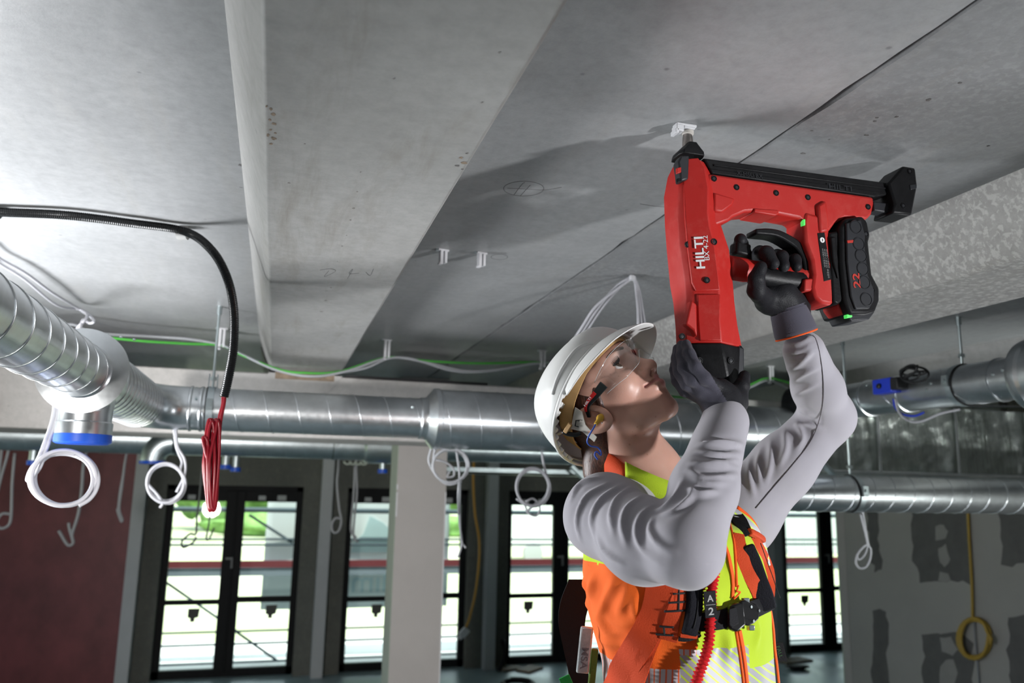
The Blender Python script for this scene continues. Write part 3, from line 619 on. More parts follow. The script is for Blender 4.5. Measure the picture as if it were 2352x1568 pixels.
O('steel_brace', MB().bar(onY(1880, 1055, 3.05), onY(1925, 1100, 3.05), 0.04, 0.012), M_GALV2, label='short slanted steel brace left of the foil duct', cat='brace')

# ------------------------------------------------------------------ clips on the slab
def ceiling_clip(x, y, ang, label, h=0.040, w=0.020, m=None, split=True):
    t = thing('cable_clip', (x, y, CZ-h), label, 'cable clip', 'white cable clips on the slab'); m = m or M_CLIP
    c, s_ = math.cos(ang), math.sin(ang)
    def L(u, v, z): return (x+c*u-s_*v, y+s_*u+c*v, CZ-z)
    def bx(u0, u1, v0, v1, z0, z1):
        mb = MB(); mb.add([L(u0, v0, z0), L(u1, v0, z0), L(u1, v1, z0), L(u0, v1, z0), L(u0, v0, z1), L(u1, v0, z1), L(u1, v1, z1), L(u0, v1, z1)], [(0, 3, 2, 1), (4, 5, 6, 7), (0, 1, 5, 4), (1, 2, 6, 5), (2, 3, 7, 6), (3, 0, 4, 7)]); return mb
    O('base', bx(-w*0.75, w*0.75, -0.007, 0.007, 0, 0.005), m, t, bevel=0.001)
    O('prong', bx(-w*0.5, -w*0.08, -0.008, 0.008, 0.004, h), m, t, bevel=0.0015)
    O('prong', bx(w*0.12, w*0.5, -0.008, 0.008, 0.004, h*0.93), m, t, bevel=0.0015)
    O('hook', bx(-w*0.6, -w*0.1, -0.008, 0.008, h*0.92, h*1.06), m, t, bevel=0.001)
    O('nail', MB().lathe([(0.004, 0), (0.004, 0.006)], L(-w*0.9, 0, 0.006), (0, 0, 1), 8), M_ZINC, t)
    return t
for (px, py, lb) in ((1018, 573, 'empty white cable clip under the slab, left of a pair'), (1106, 580, 'empty white cable clip under the slab, right of a pair')):
    q = onZ(px, py, CZ); ceiling_clip(q[0], q[1], 0.2, lb)
YC = 3.44
for (px, lb) in ((508, 'white cable clip holding green cable beside the black conduit'), (889, 'white cable clip holding green cable right of the wide beam'), (1247, 'white cable clip holding green cable left of the hard hat'), (1768, 'white cable clip holding green cable behind the raised arm')):
    q = onY(px, 800, YC); ceiling_clip(q[0], YC, 0.0, lb, h=0.085, w=0.026)

# ------------------------------------------------------------------ cables
def cable(name, pts, r, m, label, cat='cable', group=None, n=6, parent=None, sides=7):
    return O(name, MB().tube(catmull(pts, n), r, sides), m, parent, smooth=180, label=label, cat=cat, group=group)
yb = lambda L, y=YC: [onY(a, b, y) for a, b in L]
def yb2(L): return [onY(a, b, c) for a, b, c in L]
cable('grey_cable', [np.array(q) for q in ((-5.9, 3.32, 2.70), (-4.0, 3.32, 2.74), (-2.1, 3.32, 2.72), (-1.35, 3.32, 2.64), (-1.0, 3.32, 2.68))]+yb2([(150, 745, 3.3), (215, 764, 3.35), (330, 772, 3.4), (430, 778, 3.42), (508, 792, YC), (560, 816, 3.42), (640, 851, 3.40), (720, 864, 3.38), (800, 851, 3.40), (889, 822, YC), (960, 828, YC), (1040, 851, YC), (1120, 852, YC), (1247, 833, YC), (1320, 850, YC), (1400, 885, YC), (1540, 918, YC), (1650, 915, YC), (1720, 890, YC), (1768, 874, YC), (1840, 905, 3.3)])+[np.array(q) for q in ((2.70, 3.40, 2.72), (2.95, 3.42, 2.648), (3.30, 3.42, 2.66), (4.28, 3.42, 2.70))], 0.006, M_CABLEG, 'grey cable sagging under the slab beside the green one')
cable('grey_cable', yb2([(780, 856, 3.42), (840, 845, YC), (889, 824, YC), (930, 821, YC), (985, 833, YC), (1060, 850, YC), (1120, 850, YC), (1180, 842, YC), (1247, 830, YC), (1330, 840, YC)]), 0.005, M_CABLEG, 'second grey cable looping between two clips left of the hard hat')
cable('green_cable', [np.array(q) for q in ((-5.9, 3.30, 2.70), (-4.0, 3.30, 2.74), (-2.1, 3.30, 2.72), (-1.35, 3.30, 2.64), (-1.0, 3.30, 2.68))]+yb2([(190, 767, 3.3), (232, 773, 3.34), (330, 783, 3.38), (430, 789, 3.42), (508, 793, YC), (560, 817, 3.42), (640, 848, 3.40), (700, 856, 3.38), (780, 853, 3.40), (889, 821, YC), (985, 829, YC), (1100, 834, YC), (1247, 832, YC), (1320, 846, YC), (1400, 878, YC), (1540, 910, YC), (1650, 907, YC), (1720, 884, YC), (1768, 868, YC), (1850, 890, 3.3)])+[np.array(q) for q in ((2.70, 3.43, 2.72), (2.95, 3.44, 2.648), (3.30, 3.44, 2.66), (4.28, 3.44, 2.70))], 0.0055, M_CABLEGR, 'thin green cable running across under the slab')
cable('white_cable', [onZ(-40, 560, 2.80)+np.array((-0.34, -0.19, 0.0)), onZ(-40, 560, 2.80)+np.array((-0.12, -0.07, 0.0)), onZ(-40, 560, 2.80), onZ(0, 594, 2.795), onZ(60, 628, 2.79), onZ(120, 672, 2.785), onZ(190, 715, 2.79), onY(200, 728, 2.75), onY(176, 757, 2.74), onY(170, 790, 2.7)], 0.0050, M_CABLE, 'upper white cable of two on the slab at far left')
cable('white_cable', [onZ(-40, 578, 2.79)+np.array((-0.34, -0.19, 0.0)), onZ(-40, 578, 2.79)+np.array((-0.12, -0.07, 0.0)), onZ(-40, 578, 2.79), onZ(0, 606, 2.785), onZ(55, 640, 2.78), (onZ(130, 700, 2.77)), onZ(188, 712, 2.79), onY(215, 735, 2.72), onY(205, 742, 2.72), onY(190, 735, 2.73), onY(182, 770, 2.7)], 0.0045, M_CABLE, 'lower white cable of two on the slab at far left')
# bundle tied to the slab behind the hard hat
bt = thing('cable_bundle', onZ(1452, 632, CZ), 'bundle of white cables tied to the slab behind the hard hat', 'cable bundle')
anc = onZ(1452, 634, CZ-0.006)
for k, (dx, w_) in enumerate(((0, 0), (9, 5), (-8, 11))):
    O('cable', MB().tube(catmull([anc+[0.004*k, 0, 0], onY(1415+dx*0.6, 658+w_, 2.12), onY(1375+dx, 705, 2.16), onY(1345+dx, 750, 2.22), onY(1318+dx, 795, 2.3), onY(1300+dx, 850, 2.5), onY(1296+dx, 903, 2.95)], 6), 0.0042, 7), M_CABLE, bt, smooth=180)
    O('cable', MB().tube(catmull([anc+[0.004*k, 0, 0], onY(1464+dx*0.4, 665, 2.10), onY(1470+dx*0.6, 710, 2.10), onY(1474+dx, 760, 2.12), onY(1476+dx, 820, 2.2), onY(1480+dx, 880, 2.5), onY(1484+dx, 915, 2.93)], 6), 0.0042, 7), M_CABLE, bt, smooth=180)
O('tie_anchor', MB().lathe([(0.009, 0), (0.009, 0.012), (0.005, 0.016)], anc-[0, 0, 0.012], (0, 0, 1), 10), M_CLIP, bt)

def coil(name, label, strands, m=M_CABLE, group='hanging cable coils', back=0.16):
    """strands: list of (list of (px,py,Y), radius)"""
    base = np.min([onY(*q) for s, _ in strands for q in s], axis=0); t = thing(name, (np.mean([onY(*q)[0] for q in strands[0][0]]), strands[0][0][0][2], base[2]), label, 'cable coil', group)
    for k, (s, r) in enumerate(strands):
        P = [onY(*q) for q in s]
        if k == 0 and back is not None: P = [np.array((P[0][0], P[0][1]+back, CZ-0.001)), np.array((P[0][0], P[0][1]+back, (P[0][2]+CZ)/2))]+P     # runs up to the slab behind the duct
        O('cable', MB().tube(catmull(P, 6), r, 7), m, t, smooth=180)
    return t
def ringpts(cx, cy, rx, ry, Y, turns=2.2, a0=0.0, wob=4, n=14, dy=0.02):
    out = []
    N = int(n*turns)
    for i in range(N+1):
        a = a0+2*math.pi*turns*i/N; k = 1+wob/ max(rx, ry)*math.sin(a*0.5+i*0.13)
        out.append((cx+rx*k*math.cos(a), cy+ry*k*math.sin(a), Y+dy*math.sin(a*0.5)))
    return out
Yk = 2.12
coil('cable_coil', 'big loose coil of white cable hanging below the duct tee', [([(128, 900, Yk), (122, 960, Yk), (100, 1025, Yk), (86, 1058, Yk)]+ringpts(147, 1103, 72, 63, Yk, 2.6, math.pi*1.15, 7, 16), 0.0050), ([(136, 900, Yk), (130, 960, Yk), (108, 1025, Yk), (90, 1075, Yk)]+ringpts(147, 1103, 77, 60, Yk+.01, 1.3, math.pi*1.0, 6, 16), 0.0050)], back=None)
Yk = 3.02
coil('cable_coil', 'white cable coil hanging left of the first window', [([(400, 985, Yk), (404, 1020, Yk), (410, 1040, Yk), (418, 1060, Yk)]+ringpts(383, 1108, 42, 44, Yk, 2.6, -0.7, 4, 16)+[(372, 1150, Yk), (368, 1166, Yk)], 0.0052), ([(404, 985, Yk), (408, 1025, Yk), (424, 1055, Yk), (424, 1090, Yk), (405, 1130, Yk)], 0.005)], back=None)
coil('cable_coil', 'grey cable coil hanging in front of the plaster column', [([(1003, 1010, Yk), (1000, 1025, Yk), (996, 1050, Yk)]+ringpts(1036, 1072, 40, 38, Yk, 1.8, math.pi, 4, 16), 0.0052), ([(990, 1030, Yk), (985, 1060, Yk), (1005, 1095, Yk), (1030, 1112, Yk), (1060, 1105, Yk)], 0.005), ([(995, 1055, Yk), (1020, 1060, Yk), (1040, 1075, Yk), (1042, 1092, Yk), (1028, 1095, Yk), (1032, 1082, Yk)], 0.0045), ([(1048, 1035, Yk), (1055, 1090, Yk), (1052, 1140, Yk), (1055, 1200, Yk+.3), (1061, 1245, Yk+.3), (1052, 1280, Yk+.3)], 0.0045), ([(1057, 1100, Yk), (1056, 1180, Yk+.2), (1060, 1240, Yk+.3), (1070, 1258, Yk+.3)], 0.0045)], M_CABLEG, back=None)
coil('cable_coil', 'white cable coil hanging over the third window', [([(1243, 1020, Yk), (1245, 1040, Yk), (1248, 1062, Yk), (1254, 1085, Yk)]+ringpts(1226, 1117, 37, 42, Yk, 2.3, -0.5, 4, 16)+[(1222, 1164, Yk), (1212, 1172, Yk)], 0.005), ([(1186, 1145, Yk), (1205, 1160, Yk), (1213, 1178, Yk), (1232, 1184, Yk), (1240, 1165, Yk), (1225, 1145, Yk), (1207, 1152, Yk)], 0.0042)], back=None)
Yk = 5.9
coil('hanging_cable', 'thin grey cable ending in a small loop beside the second white post', [([(777, 1070, Yk), (774, 1110, Yk), (779, 1165, Yk), (784, 1195, Yk), (778, 1218, Yk), (766, 1222, Yk), (762, 1205, Yk), (770, 1190, Yk), (782, 1190, Yk)], 0.009)], M_CABLEG)
coil('hanging_cable', 'pair of thin cables hanging in the second window', [([(818, 1070, Yk), (820, 1130, Yk), (815, 1180, Yk), (812, 1230, Yk), (822, 1245, Yk)], 0.008), ([(815, 1070, Yk), (812, 1140, Yk), (806, 1215, Yk), (818, 1235, Yk)], 0.008)], M_CABLEG)
coil('hanging_cable', 'dark thin cable loop hanging in the upper left pane of the first window', [([(466, 1060, Yk), (458, 1140, Yk), (452, 1190, Yk), (450, 1225, Yk), (436, 1226, Yk), (418, 1243, Yk), (422, 1257, Yk), (445, 1244, Yk), (450, 1232, Yk)], 0.007), ([(486, 1150, Yk), (480, 1200, Yk), (474, 1235, Yk), (480, 1238, Yk), (492, 1212, Yk)], 0.006)], mat('dark_cable', (0.12, 0.13, 0.13), 0.5))
Yk = 6.6
coil('hanging_cable', 'thin grey cable with knotted end in front of the red wall, right one', [([(290, 1045, Yk), (283, 1090, Yk), (276, 1130, Yk), (272, 1165, Yk), (270, 1172, Yk), (278, 1196, Yk), (281, 1192, Yk), (274, 1166, Yk), (280, 1120, Yk), (286, 1070, Yk)], 0.009)], M_CABLEG)
coil('hanging_cable', 'thin grey cable with hooked end behind the big white coil', [([(193, 1060, Yk), (188, 1120, Yk), (180, 1180, Yk), (166, 1225, Yk), (168, 1246, Yk), (155, 1250, Yk), (135, 1218, Yk)], 0.011), ([(168, 1244, Yk), (160, 1215, Yk), (158, 1200, Yk)], 0.010)], M_CABLEG)
coil('hanging_cable', 'pale cable strands hanging at the left edge before the red wall', [([(8, 990, Yk), (3, 1040, Yk), (-4, 1100, Yk)], 0.010), ([(28, 985, Yk), (18, 1040, Yk), (4, 1090, Yk), (-6, 1130, Yk)], 0.010), ([(34, 1040, Yk), (28, 1110, Yk), (26, 1180, Yk), (20, 1205, Yk), (2, 1213, Yk), (-8, 1200, Yk), (4, 1180, Yk), (24, 1180, Yk)], 0.010)], M_CABLEG)
Yk = 2.72
coil('cable_coil', 'pale cable loop hanging at the back of the vest', [(ringpts(1755, 1202, 22, 32, Yk, 1.6, 1.0, 3, 14), 0.006), ([(1745, 1160, Yk), (1742, 1195, Yk), (1757, 1222, Yk), (1766, 1200, Yk)], 0.005)], back=None)
Yk = 2.72
coil('cable_coil', 'white cable with small end loop hanging below the low right duct', [([(1980, 1166, Yk), (1982, 1180, Yk), (1988, 1215, Yk), (1994, 1250, Yk), (2000, 1262, Yk), (1998, 1285, Yk), (1988, 1302, Yk), (1974, 1304, Yk), (1966, 1292, Yk), (1970, 1272, Yk), (1985, 1254, Yk), (1996, 1250, Yk)], 0.0045), ([(1976, 1180, Yk), (1986, 1220, Yk), (1992, 1252, Yk), (1985, 1275, Yk), (1972, 1285, Yk), (1968, 1272, Yk)], 0.0040)], back=None)
# orange lead with white connector, yellow coil on the right wall
yl = thing('orange_lead', onY(1068, 1452, 7.2), 'thin orange lead with white connector hanging right of the plaster column', 'cable')
O('lead', MB().tube(catmull([onY(1088, 1065, 7.2)*[1, 1, 0]+[0, 0, CZ]]+[onY(*q, 7.2) for q in ((1088, 1065), (1087, 1110), (1091, 1180), (1100, 1235), (1100, 1290), (1092, 1360), (1078, 1420), (1070, 1440))], 6), 0.012, 7), M_CABLEY, yl, smooth=180)
p = onY(1066, 1452, 7.2); O('connector', MB().obox(p, (0.028, 0, 0.030), (0.0, 0.025, 0), (-0.025, 0, 0.02)).obox(p+[-0.03, 0, -0.04], (0.012, 0, 0.014), (0.0, 0.018, 0), (-0.012, 0, 0.012)), M_CLIP, yl, bevel=0.008)
yw = thing('yellow_conduit_coil', onX(2238, 1510, XR-0.03), 'coil of yellow conduit hanging on the dark drywall', 'conduit coil')
O('coil', MB().tube([onX(2238+(39-4*(i//20 % 3))*math.cos(2*math.pi*i/20), 1466+(47-5*(i//20 % 2))*math.sin(2*math.pi*i/20), XR-0.02-0.012*(i//20)) for i in range(62)], 0.010, 7), M_CABLEYD, yw, smooth=180)
O('tail', MB().tube(catmull([onX(*q, XR-0.02) for q in ((2222, 1100), (2224, 1200), (2232, 1340), (2234, 1420))], 6), 0.009, 7), M_CABLEYD, yw, smooth=180)
cable('white_cable', [onX(*q, XR-0.012) for q in ((2216, 1090), (2224, 1220), (2232, 1340), (2240, 1460), (2250, 1580))], 0.006, mat('wall_cable', (0.26, 0.27, 0.29), 0.5), 'pale cable hanging down the drywall through the yellow coil')

# black corrugated conduit with clip and red wires
cd = thing('corrugated_conduit', onZ(423, 520, CZ), 'black corrugated conduit bending down from the slab, red wires inside', 'conduit')
ZC = CZ-0.016
cp = [np.array((-1.16, 1.80, ZC)), onZ(-60, 482, ZC), onZ(0, 487, ZC), onZ(150, 494, ZC), onZ(300, 512, ZC), onZ(423, 531, ZC-0.004), onY(484, 572, 1.97), onY(521, 636, 1.95), onY(537, 712, 1.94), onY(536, 800, 1.93), onY(524, 870, 1.92), onY(514, 912, 1.92)]
cc = catmull(cp, 40); seg = np.linalg.norm(np.diff(cc, axis=0), axis=1); s_ = np.concatenate([[0], np.cumsum(seg)]); NP = int(s_[-1]/0.0022)
ss = np.linspace(0, s_[-1], NP); cc = np.stack([np.interp(ss, s_, cc[:, k]) for k in range(3)], 1)
O('hose', MB().tube(cc, [0.0108 if i % 2 else 0.0093 for i in range(NP)], 14), M_CONDUIT, cd, smooth=25)
cq = onZ(421, 520, CZ)
O('clip', MB().lathe([(0.0125, -0.012), (0.0145, -0.012), (0.0145, 0.012), (0.0125, 0.012), (0.0125, -0.012)], (cq[0]+0.0, cq[1]+0.005, ZC-0.002), (0.95, -0.3, 0), 24, caps=False).box((cq[0]-0.008, cq[1]-0.008, CZ-0.012), (cq[0]+0.012, cq[1]+0.012, CZ)), M_GREYCLIP, cd)
rw = thing('red_wire_bundle', onY(486, 1172, 1.92), 'folded skein of glossy red wires hanging from the black conduit', 'wire bundle')
O('wire', MB().tube(catmull([onY(*q, 1.92) for q in ((517, 900), (515, 925), (508, 960), (504, 1000), (499, 1060), (496, 1120))], 6), 0.0038, 7), M_CABLER, rw, smooth=180)
O('wire', MB().tube(catmull([onY(*q, 1.925) for q in ((512, 905), (511, 930), (503, 962), (500, 1010), (494, 1080), (490, 1130))], 6), 0.0038, 7), M_CABLER, rw, smooth=180)
for k in range(8):
    ox = -11+3.2*k; tw = 5*math.sin(k*1.7); Yw = 1.915+0.006*math.sin(k*2.3)
    L_ = [(491+ox*0.9+tw, 962+3*(k % 3), Yw), (484+ox+tw, 1000, Yw), (480+ox*0.9-tw, 1060, Yw-.004), (481+ox*0.7-tw*0.6, 1120, Yw), (483+ox*0.5, 1160, Yw), (486+ox*0.4, 1172-(k % 3)*2, Yw), (491+ox*0.4, 1164, Yw+.004), (494+ox*0.6+tw*0.4, 1110, Yw+.006), (496+ox*0.7+tw, 1040, Yw+.005), (496+ox*0.8+tw, 985, Yw+.002)]
    O('wire', MB().tube(catmull([onY(*q) for q in L_], 6, closed=True), 0.0036, 7, closed=True), M_CABLER, rw, smooth=180)
O('wire', MB().tube(catmull([onY(*q) for q in ((478, 1060, 1.91), (470, 1030, 1.905), (466, 1008, 1.905), (470, 1003, 1.905), (476, 1012, 1.905), (481, 1040, 1.91))], 6), 0.0034, 7), M_CABLER, rw, smooth=180)

# ------------------------------------------------------------------ things left on the floor
for k, (a, b, w_, lb) in enumerate((((1150, 1538), (1192, 1530), 0.16, 'left offcut board on the floor below the third window'), ((1200, 1541), (1232, 1530), 0.2, 'right offcut board on the floor below the third window'), ((1790, 1520), (1850, 1512), 0.25, 'flat board on the floor below the rightmost window'))):
    A, B_ = onZ(*a, 0.012), onZ(*b, 0.012); O('floor_board', MB().bar(A, B_, w_, 0.022), M_WOOD, label=lb, cat='board', group='boards on the floor', bevel=0.003)
q = onZ(1190, 1572, 0.03); O('black_hose_coil', MB().tube([(q[0]+(0.20-0.0006*i)*math.cos(i*0.35), q[1]+(0.20-0.0006*i)*math.sin(i*0.35), 0.018+0.0007*i) for i in range(60)], 0.018, 7), M_BLACKRUB, smooth=180, label='black hose coil lying on the floor behind the vest', cat='hose')
q0, q1 = onY(1146, 1520, 9.72)*[1, 1, 0]+[0, 0, 0.032], onY(1156, 1470, 9.95); O('leaning_hose', MB().tube(catmull([q0, (q0+q1)/2+[0.05, 0, 0], q1], 6), 0.03, 8), M_BLACKRUB, smooth=180, label='dark hose leaning on the wall left of the third window', cat='hose')
q = onZ(1832, 1533, 0.02); rg = thing('black_glove_scrap', (q[0], q[1], 0), 'dark crumpled scrap on the floor right of the worker', 'scrap')
O('sheet', blob((q[0], q[1], 0.03), (0.16, 0.10, 0.028), 4.4, 3), M_BLACKRUB, rg, smooth=180)
# ------------------------------------------------------------------ fastening tool, upright under the slab
def redplastic():
    n = NT('red_housing', 0.5); v = n.map()
    a = n.noise(v, 26, 7, 0.75); b = n.noise(n.map(scale=(1, 1, 4)), 40, 5, 0.7)
    c = n.mix(n.ramp(a, [(0.52, 0.0), (0.80, 0.30)]), (0.46, 0.014, 0.010), (0.56, 0.13, 0.10))
    c = n.mix(n.ramp(b, [(0.66, 0), (0.78, 0.28)]), c, (0.25, 0.02, 0.016)); n.col(c)
    n.rgh(n.ramp(a, [(0.3, 0.42), (0.7, 0.60)])); n.bump(n.noise(v, 300, 2, 0.5), 0.05, 0.002); return n.m
M_TRED = redplastic()
M_TBLK = mat('tool_black', (0.008, 0.008, 0.009), 0.45, var=0.4, vscale=30, bump=0.05, bscale=260, spec=0.25)
M_TGRY = mat('tool_grey', (0.020, 0.021, 0.025), 0.45, var=0.15, vscale=30)
M_STEEL = mat('barrel_steel', (0.33, 0.30, 0.28), 0.38, 1.0, var=0.2, vscale=40)
M_TXT = mat('white_print', (0.80, 0.80, 0.80), 0.5)
M_TXTR = mat('red_print', (0.45, 0.03, 0.02), 0.5)
M_GRN = mat('green_led', (0.10, 0.75, 0.12), 0.4, emit=(0.10, 0.9, 0.15, 0.6))
M_PRINTG = mat('grey_print', (0.30, 0.30, 0.30), 0.6)
TY = 1.156
tip = onZ(1577, 285, CZ)
tool = thing('fastening_tool', (tip[0], TY, 2.36), 'red and black battery fastening tool pressed upright against the slab', 'power tool')
def tx(px, py, Y): return onY(px, py, Y)
def toolprism(name, pts, y0, y1, m, bevel=0.003, yref=None, parent=None, seg=2, smooth=40):
    """outline given in frame pixels at depth yref, thickness from y0 to y1"""
    yr = y0 if yref is None else yref
    P = [tx(x, y, yr) for x, y in pts]; P = [np.array([p[0], y0, p[2]]) for p in P]
    return O(name, MB().prism(P, (0, y1-y0, 0)), m, parent or tool, bevel=bevel, seg=seg, smooth=smooth)
TILT = 0.013
# housing: loft of eight-sided sections from nose to end cap
def section(y, ls, fl, fr, rs, yf, yb):
    z = tx(1620, y, TY-0.03)[2]
    X = lambda px, Y: tx(px, y, Y)[0]
    a = [(X(fl, yf+TILT), yf+TILT), (X(fr, yf), yf), (X(rs, TY-0.010), TY-0.014), (X(rs, TY-0.010), TY+0.014), (X(fr, yf), yb), (X(fl, yf), yb), (X(ls, TY+0.006), TY+0.016), (X(ls, TY+0.006), TY-0.012)]
    return [np.array([p, q, z]) for p, q in a]
YF, YBK = TY-0.036, TY+0.036
lev = [(362, 1557, 1573, 1604, 1614, TY-0.022, TY+0.022), (385, 1549, 1571, 1616, 1628, TY-0.030, TY+0.030), (430, 1546, 1570, 1627, 1642, YF, YBK), (500, 1544, 1573, 1627, 1652, YF, YBK), (560, 1548, 1578, 1637, 1672, YF, YBK), (640, 1560, 1586, 1650, 1681, YF, YBK), (680, 1563, 1594, 1653, 1684, YF, YBK), (735, 1559, 1601, 1653, 1691, YF-0.001, YBK), (786, 1564, 1604, 1657, 1701, YF-0.002, YBK)]
O('housing', MB().rings([section(*l) for l in lev]), M_TRED, tool, bevel=0.0022, smooth=40)
lev2 = [(786, 1566, 1605, 1657, 1701, YF-0.001, YBK), (815, 1572, 1607, 1664, 1704, YF-0.002, YBK), (850, 1585, 1612, 1671, 1702, YF, YBK), (888, 1612, 1634, 1678, 1694, YF+0.006, YBK-0.006)]
O('end_cap', MB().rings([section(*l) for l in lev2]), M_TBLK, tool, bevel=0.003, smooth=40)
toolprism('end_cap_strip', [(1690, 795), (1704, 800), (1704, 850), (1695, 886), (1686, 888), (1688, 840)], TY-0.020, TY+0.02, M_TGRY, 0.003, yref=TY-0.012)
def ptilt(px, py):
    fl = np.interp(py, [l[0] for l in lev], [l[2] for l in lev]); fr = np.interp(py, [l[0] for l in lev], [l[3] for l in lev]); yf = np.interp(py, [l[0] for l in lev], [l[5] for l in lev])
    return yf+TILT*np.clip(1-(px-fl)/(fr-fl), 0, 1)
PN = np.array((-0.283, -0.959, 0.0))
def tiltpanel(name, pts, th):
    P = [tx(x, y, ptilt(x, y)) for x, y in pts]
    return O(name, MB().prism([p-PN*0.006 for p in P], PN*(0.006+th)), M_TRED, tool, bevel=0.002, smooth=40)
# raised front panels
tiltpanel('front_panel', [(1573, 366), (1603, 364), (1617, 386), (1625, 430), (1625, 490), (1629, 520), (1640, 560), (1650, 640), (1653, 668), (1598, 670), (1588, 650), (1577, 560), (1572, 500), (1570, 430)], 0.004)
tiltpanel('front_panel', [(1600, 676), (1654, 676), (1653, 735), (1657, 783), (1606, 783), (1602, 735)], 0.0035)
toolprism('side_rib', [(1571, 745), (1584, 690), (1597, 700), (1598, 775), (1590, 760)], YF+0.004, YF+0.02, M_TRED, 0.003, yref=YF+0.01)
# nose and barrel
def nsec(y, l, r, hd):
    z_ = tx(1590, y, TY)[2]; xl, xr = tx(l, y, TY-hd*0.4)[0], tx(r, y, TY-hd*0.4)[0]
    return [np.array(q) for q in ((xl+0.004, TY-hd, z_), (xr-0.004, TY-hd, z_), (xr, TY-hd*0.5, z_), (xr, TY+hd*0.5, z_), (xr-0.004, TY+hd, z_), (xl+0.004, TY+hd, z_), (xl, TY+hd*0.5, z_), (xl, TY-hd*0.5, z_))]
O('nose_piece', MB().rings([nsec(367, 1557, 1614, 0.023), nsec(358, 1558, 1613, 0.022), nsec(337, 1575, 1602, 0.014), nsec(332, 1577, 1600, 0.012)]), M_TBLK, tool, bevel=0.0015, smooth=40)
tb0 = np.array([tip[0]+0.005, TY, CZ-0.052])
O('barrel', MB().lathe([(0.0105, -0.004), (0.0100, 0.012), (0.0088, 0.034), (0.0080, 0.036), (0.0080, 0.040)], tb0-[0.0, 0, 0.004], (-0.02, 0, 1), 24), M_STEEL, tool)
O('guide_washer', MB().lathe([(0.0070, 0.035), (0.0100, 0.038), (0.0100, 0.043), (0.006, 0.045)], tb0-[0.0, 0, 0.002], (0, 0, 1), 20), mat('nylon', (0.55, 0.52, 0.48), 0.5), tool)
toolprism('side_latch', [(1546, 380), (1553, 366), (1572, 366), (1570, 420), (1552, 425), (1550, 405)], TY-0.030, TY-0.010, M_TGRY, 0.003, yref=TY-0.012)
toolprism('latch_slot', [(1554, 386), (1564, 384), (1564, 396), (1554, 399)], TY-0.0315, TY-0.026, M_TRED, 0.001, yref=TY-0.030)
toolprism('latch_slot', [(1555, 410), (1563, 409), (1563, 418), (1555, 420)], TY-0.0315, TY-0.026, M_TBLK, 0.001, yref=TY-0.030)
# magazine rail and its end stop
toolprism('magazine_rail', [(1616, 362), (2046, 420), (2046, 446), (2010, 453), (1636, 399)], TY-0.016, TY+0.016, M_TBLK, 0.003)
toolprism('rail_groove', [(1640, 376), (2035, 430), (2035, 434), (1640, 380)], TY-0.019, TY-0.014, M_TBLK, 0.001)
toolprism('rail_lip', [(1630, 386), (2030, 441), (2010, 452), (1636, 398)], TY-0.020, TY+0.020, M_TBLK, 0.002)
toolprism('follower', [(2006, 462), (2052, 468), (2055, 490), (2008, 483)], TY-0.012, TY+0.012, M_TGRY, 0.002)
toolprism('end_stop', [(2041, 420), (2076, 380), (2103, 385), (2108, 426), (2095, 494), (2050, 489), (2055, 468)], TY-0.026, TY+0.026, M_TBLK, 0.004)
# bridge and rear column
bridge = [(1626, 398), (1640, 399), (2007, 452), (2008, 468), (2003, 492), (1992, 504), (1942, 500), (1920, 512), (1905, 532), (1850, 515), (1836, 501), (1789, 492), (1735, 485), (1712, 487), (1684, 499), (1676, 507), (1640, 520), (1620, 470)]
toolprism('bridge', bridge, TY-0.024, TY+0.024, M_TRED, 0.005)
toolprism('bridge_web', [(1640, 440), (1690, 455), (1684, 470), (1660, 488), (1640, 485)], TY-0.028, TY+0.02, M_TRED, 0.004)
toolprism('bridge_plate', [(1733, 478), (1790, 482), (1789, 492), (1781, 495), (1733, 487)], TY-0.027, TY+0.02, M_TRED, 0.002)
colp = [(1846, 508), (1850, 485), (1905, 500), (1906, 534), (1911, 594), (1918, 660), (1917, 692), (1912, 701), (1887, 696), (1871, 681), (1865, 659), (1869, 630), (1865, 597), (1850, 557)]
toolprism('rear_column', colp, TY-0.027, TY+0.027, M_TRED, 0.006)
toolprism('column_ridge', [(1878, 470), (1899, 458), (1905, 500), (1906, 532), (1884, 535)], TY-0.031, TY+0.0, M_TRED, 0.005)
toolprism('status_light', [(1846, 503), (1850, 503), (1850, 517), (1846, 517)], TY-0.0275, TY-0.018, M_GRN, 0.001)
# handle: rounded grip between housing and column
hp = [tx(1672, 614, TY-0.0), tx(1720, 622, TY), tx(1790, 634, TY), tx(1840, 640, TY), tx(1866, 640, TY)]
hp = [np.array([p[0], TY, p[2]]) for p in hp]
O('handle', MB().tube(catmull(hp, 6), [0.021]*6+[0.0195]*6+[0.0195]*6+[0.022]*7, 18, ellipse=0.85), M_TRED, tool, smooth=180)
O('handle_pad', MB().tube(catmull([q-[0, 0.004, 0.005] for q in hp[1:4]], 6), 0.0185, 16, ellipse=0.8), M_TBLK, tool, smooth=180)
O('trigger', MB().obox(tx(1700, 575, TY)*[1, 0, 1]+[0, TY, 0], (0.014, 0, -0.002), (0, 0.013, 0), (0.001, 0, 0.011)), M_TBLK, tool, bevel=0.004)
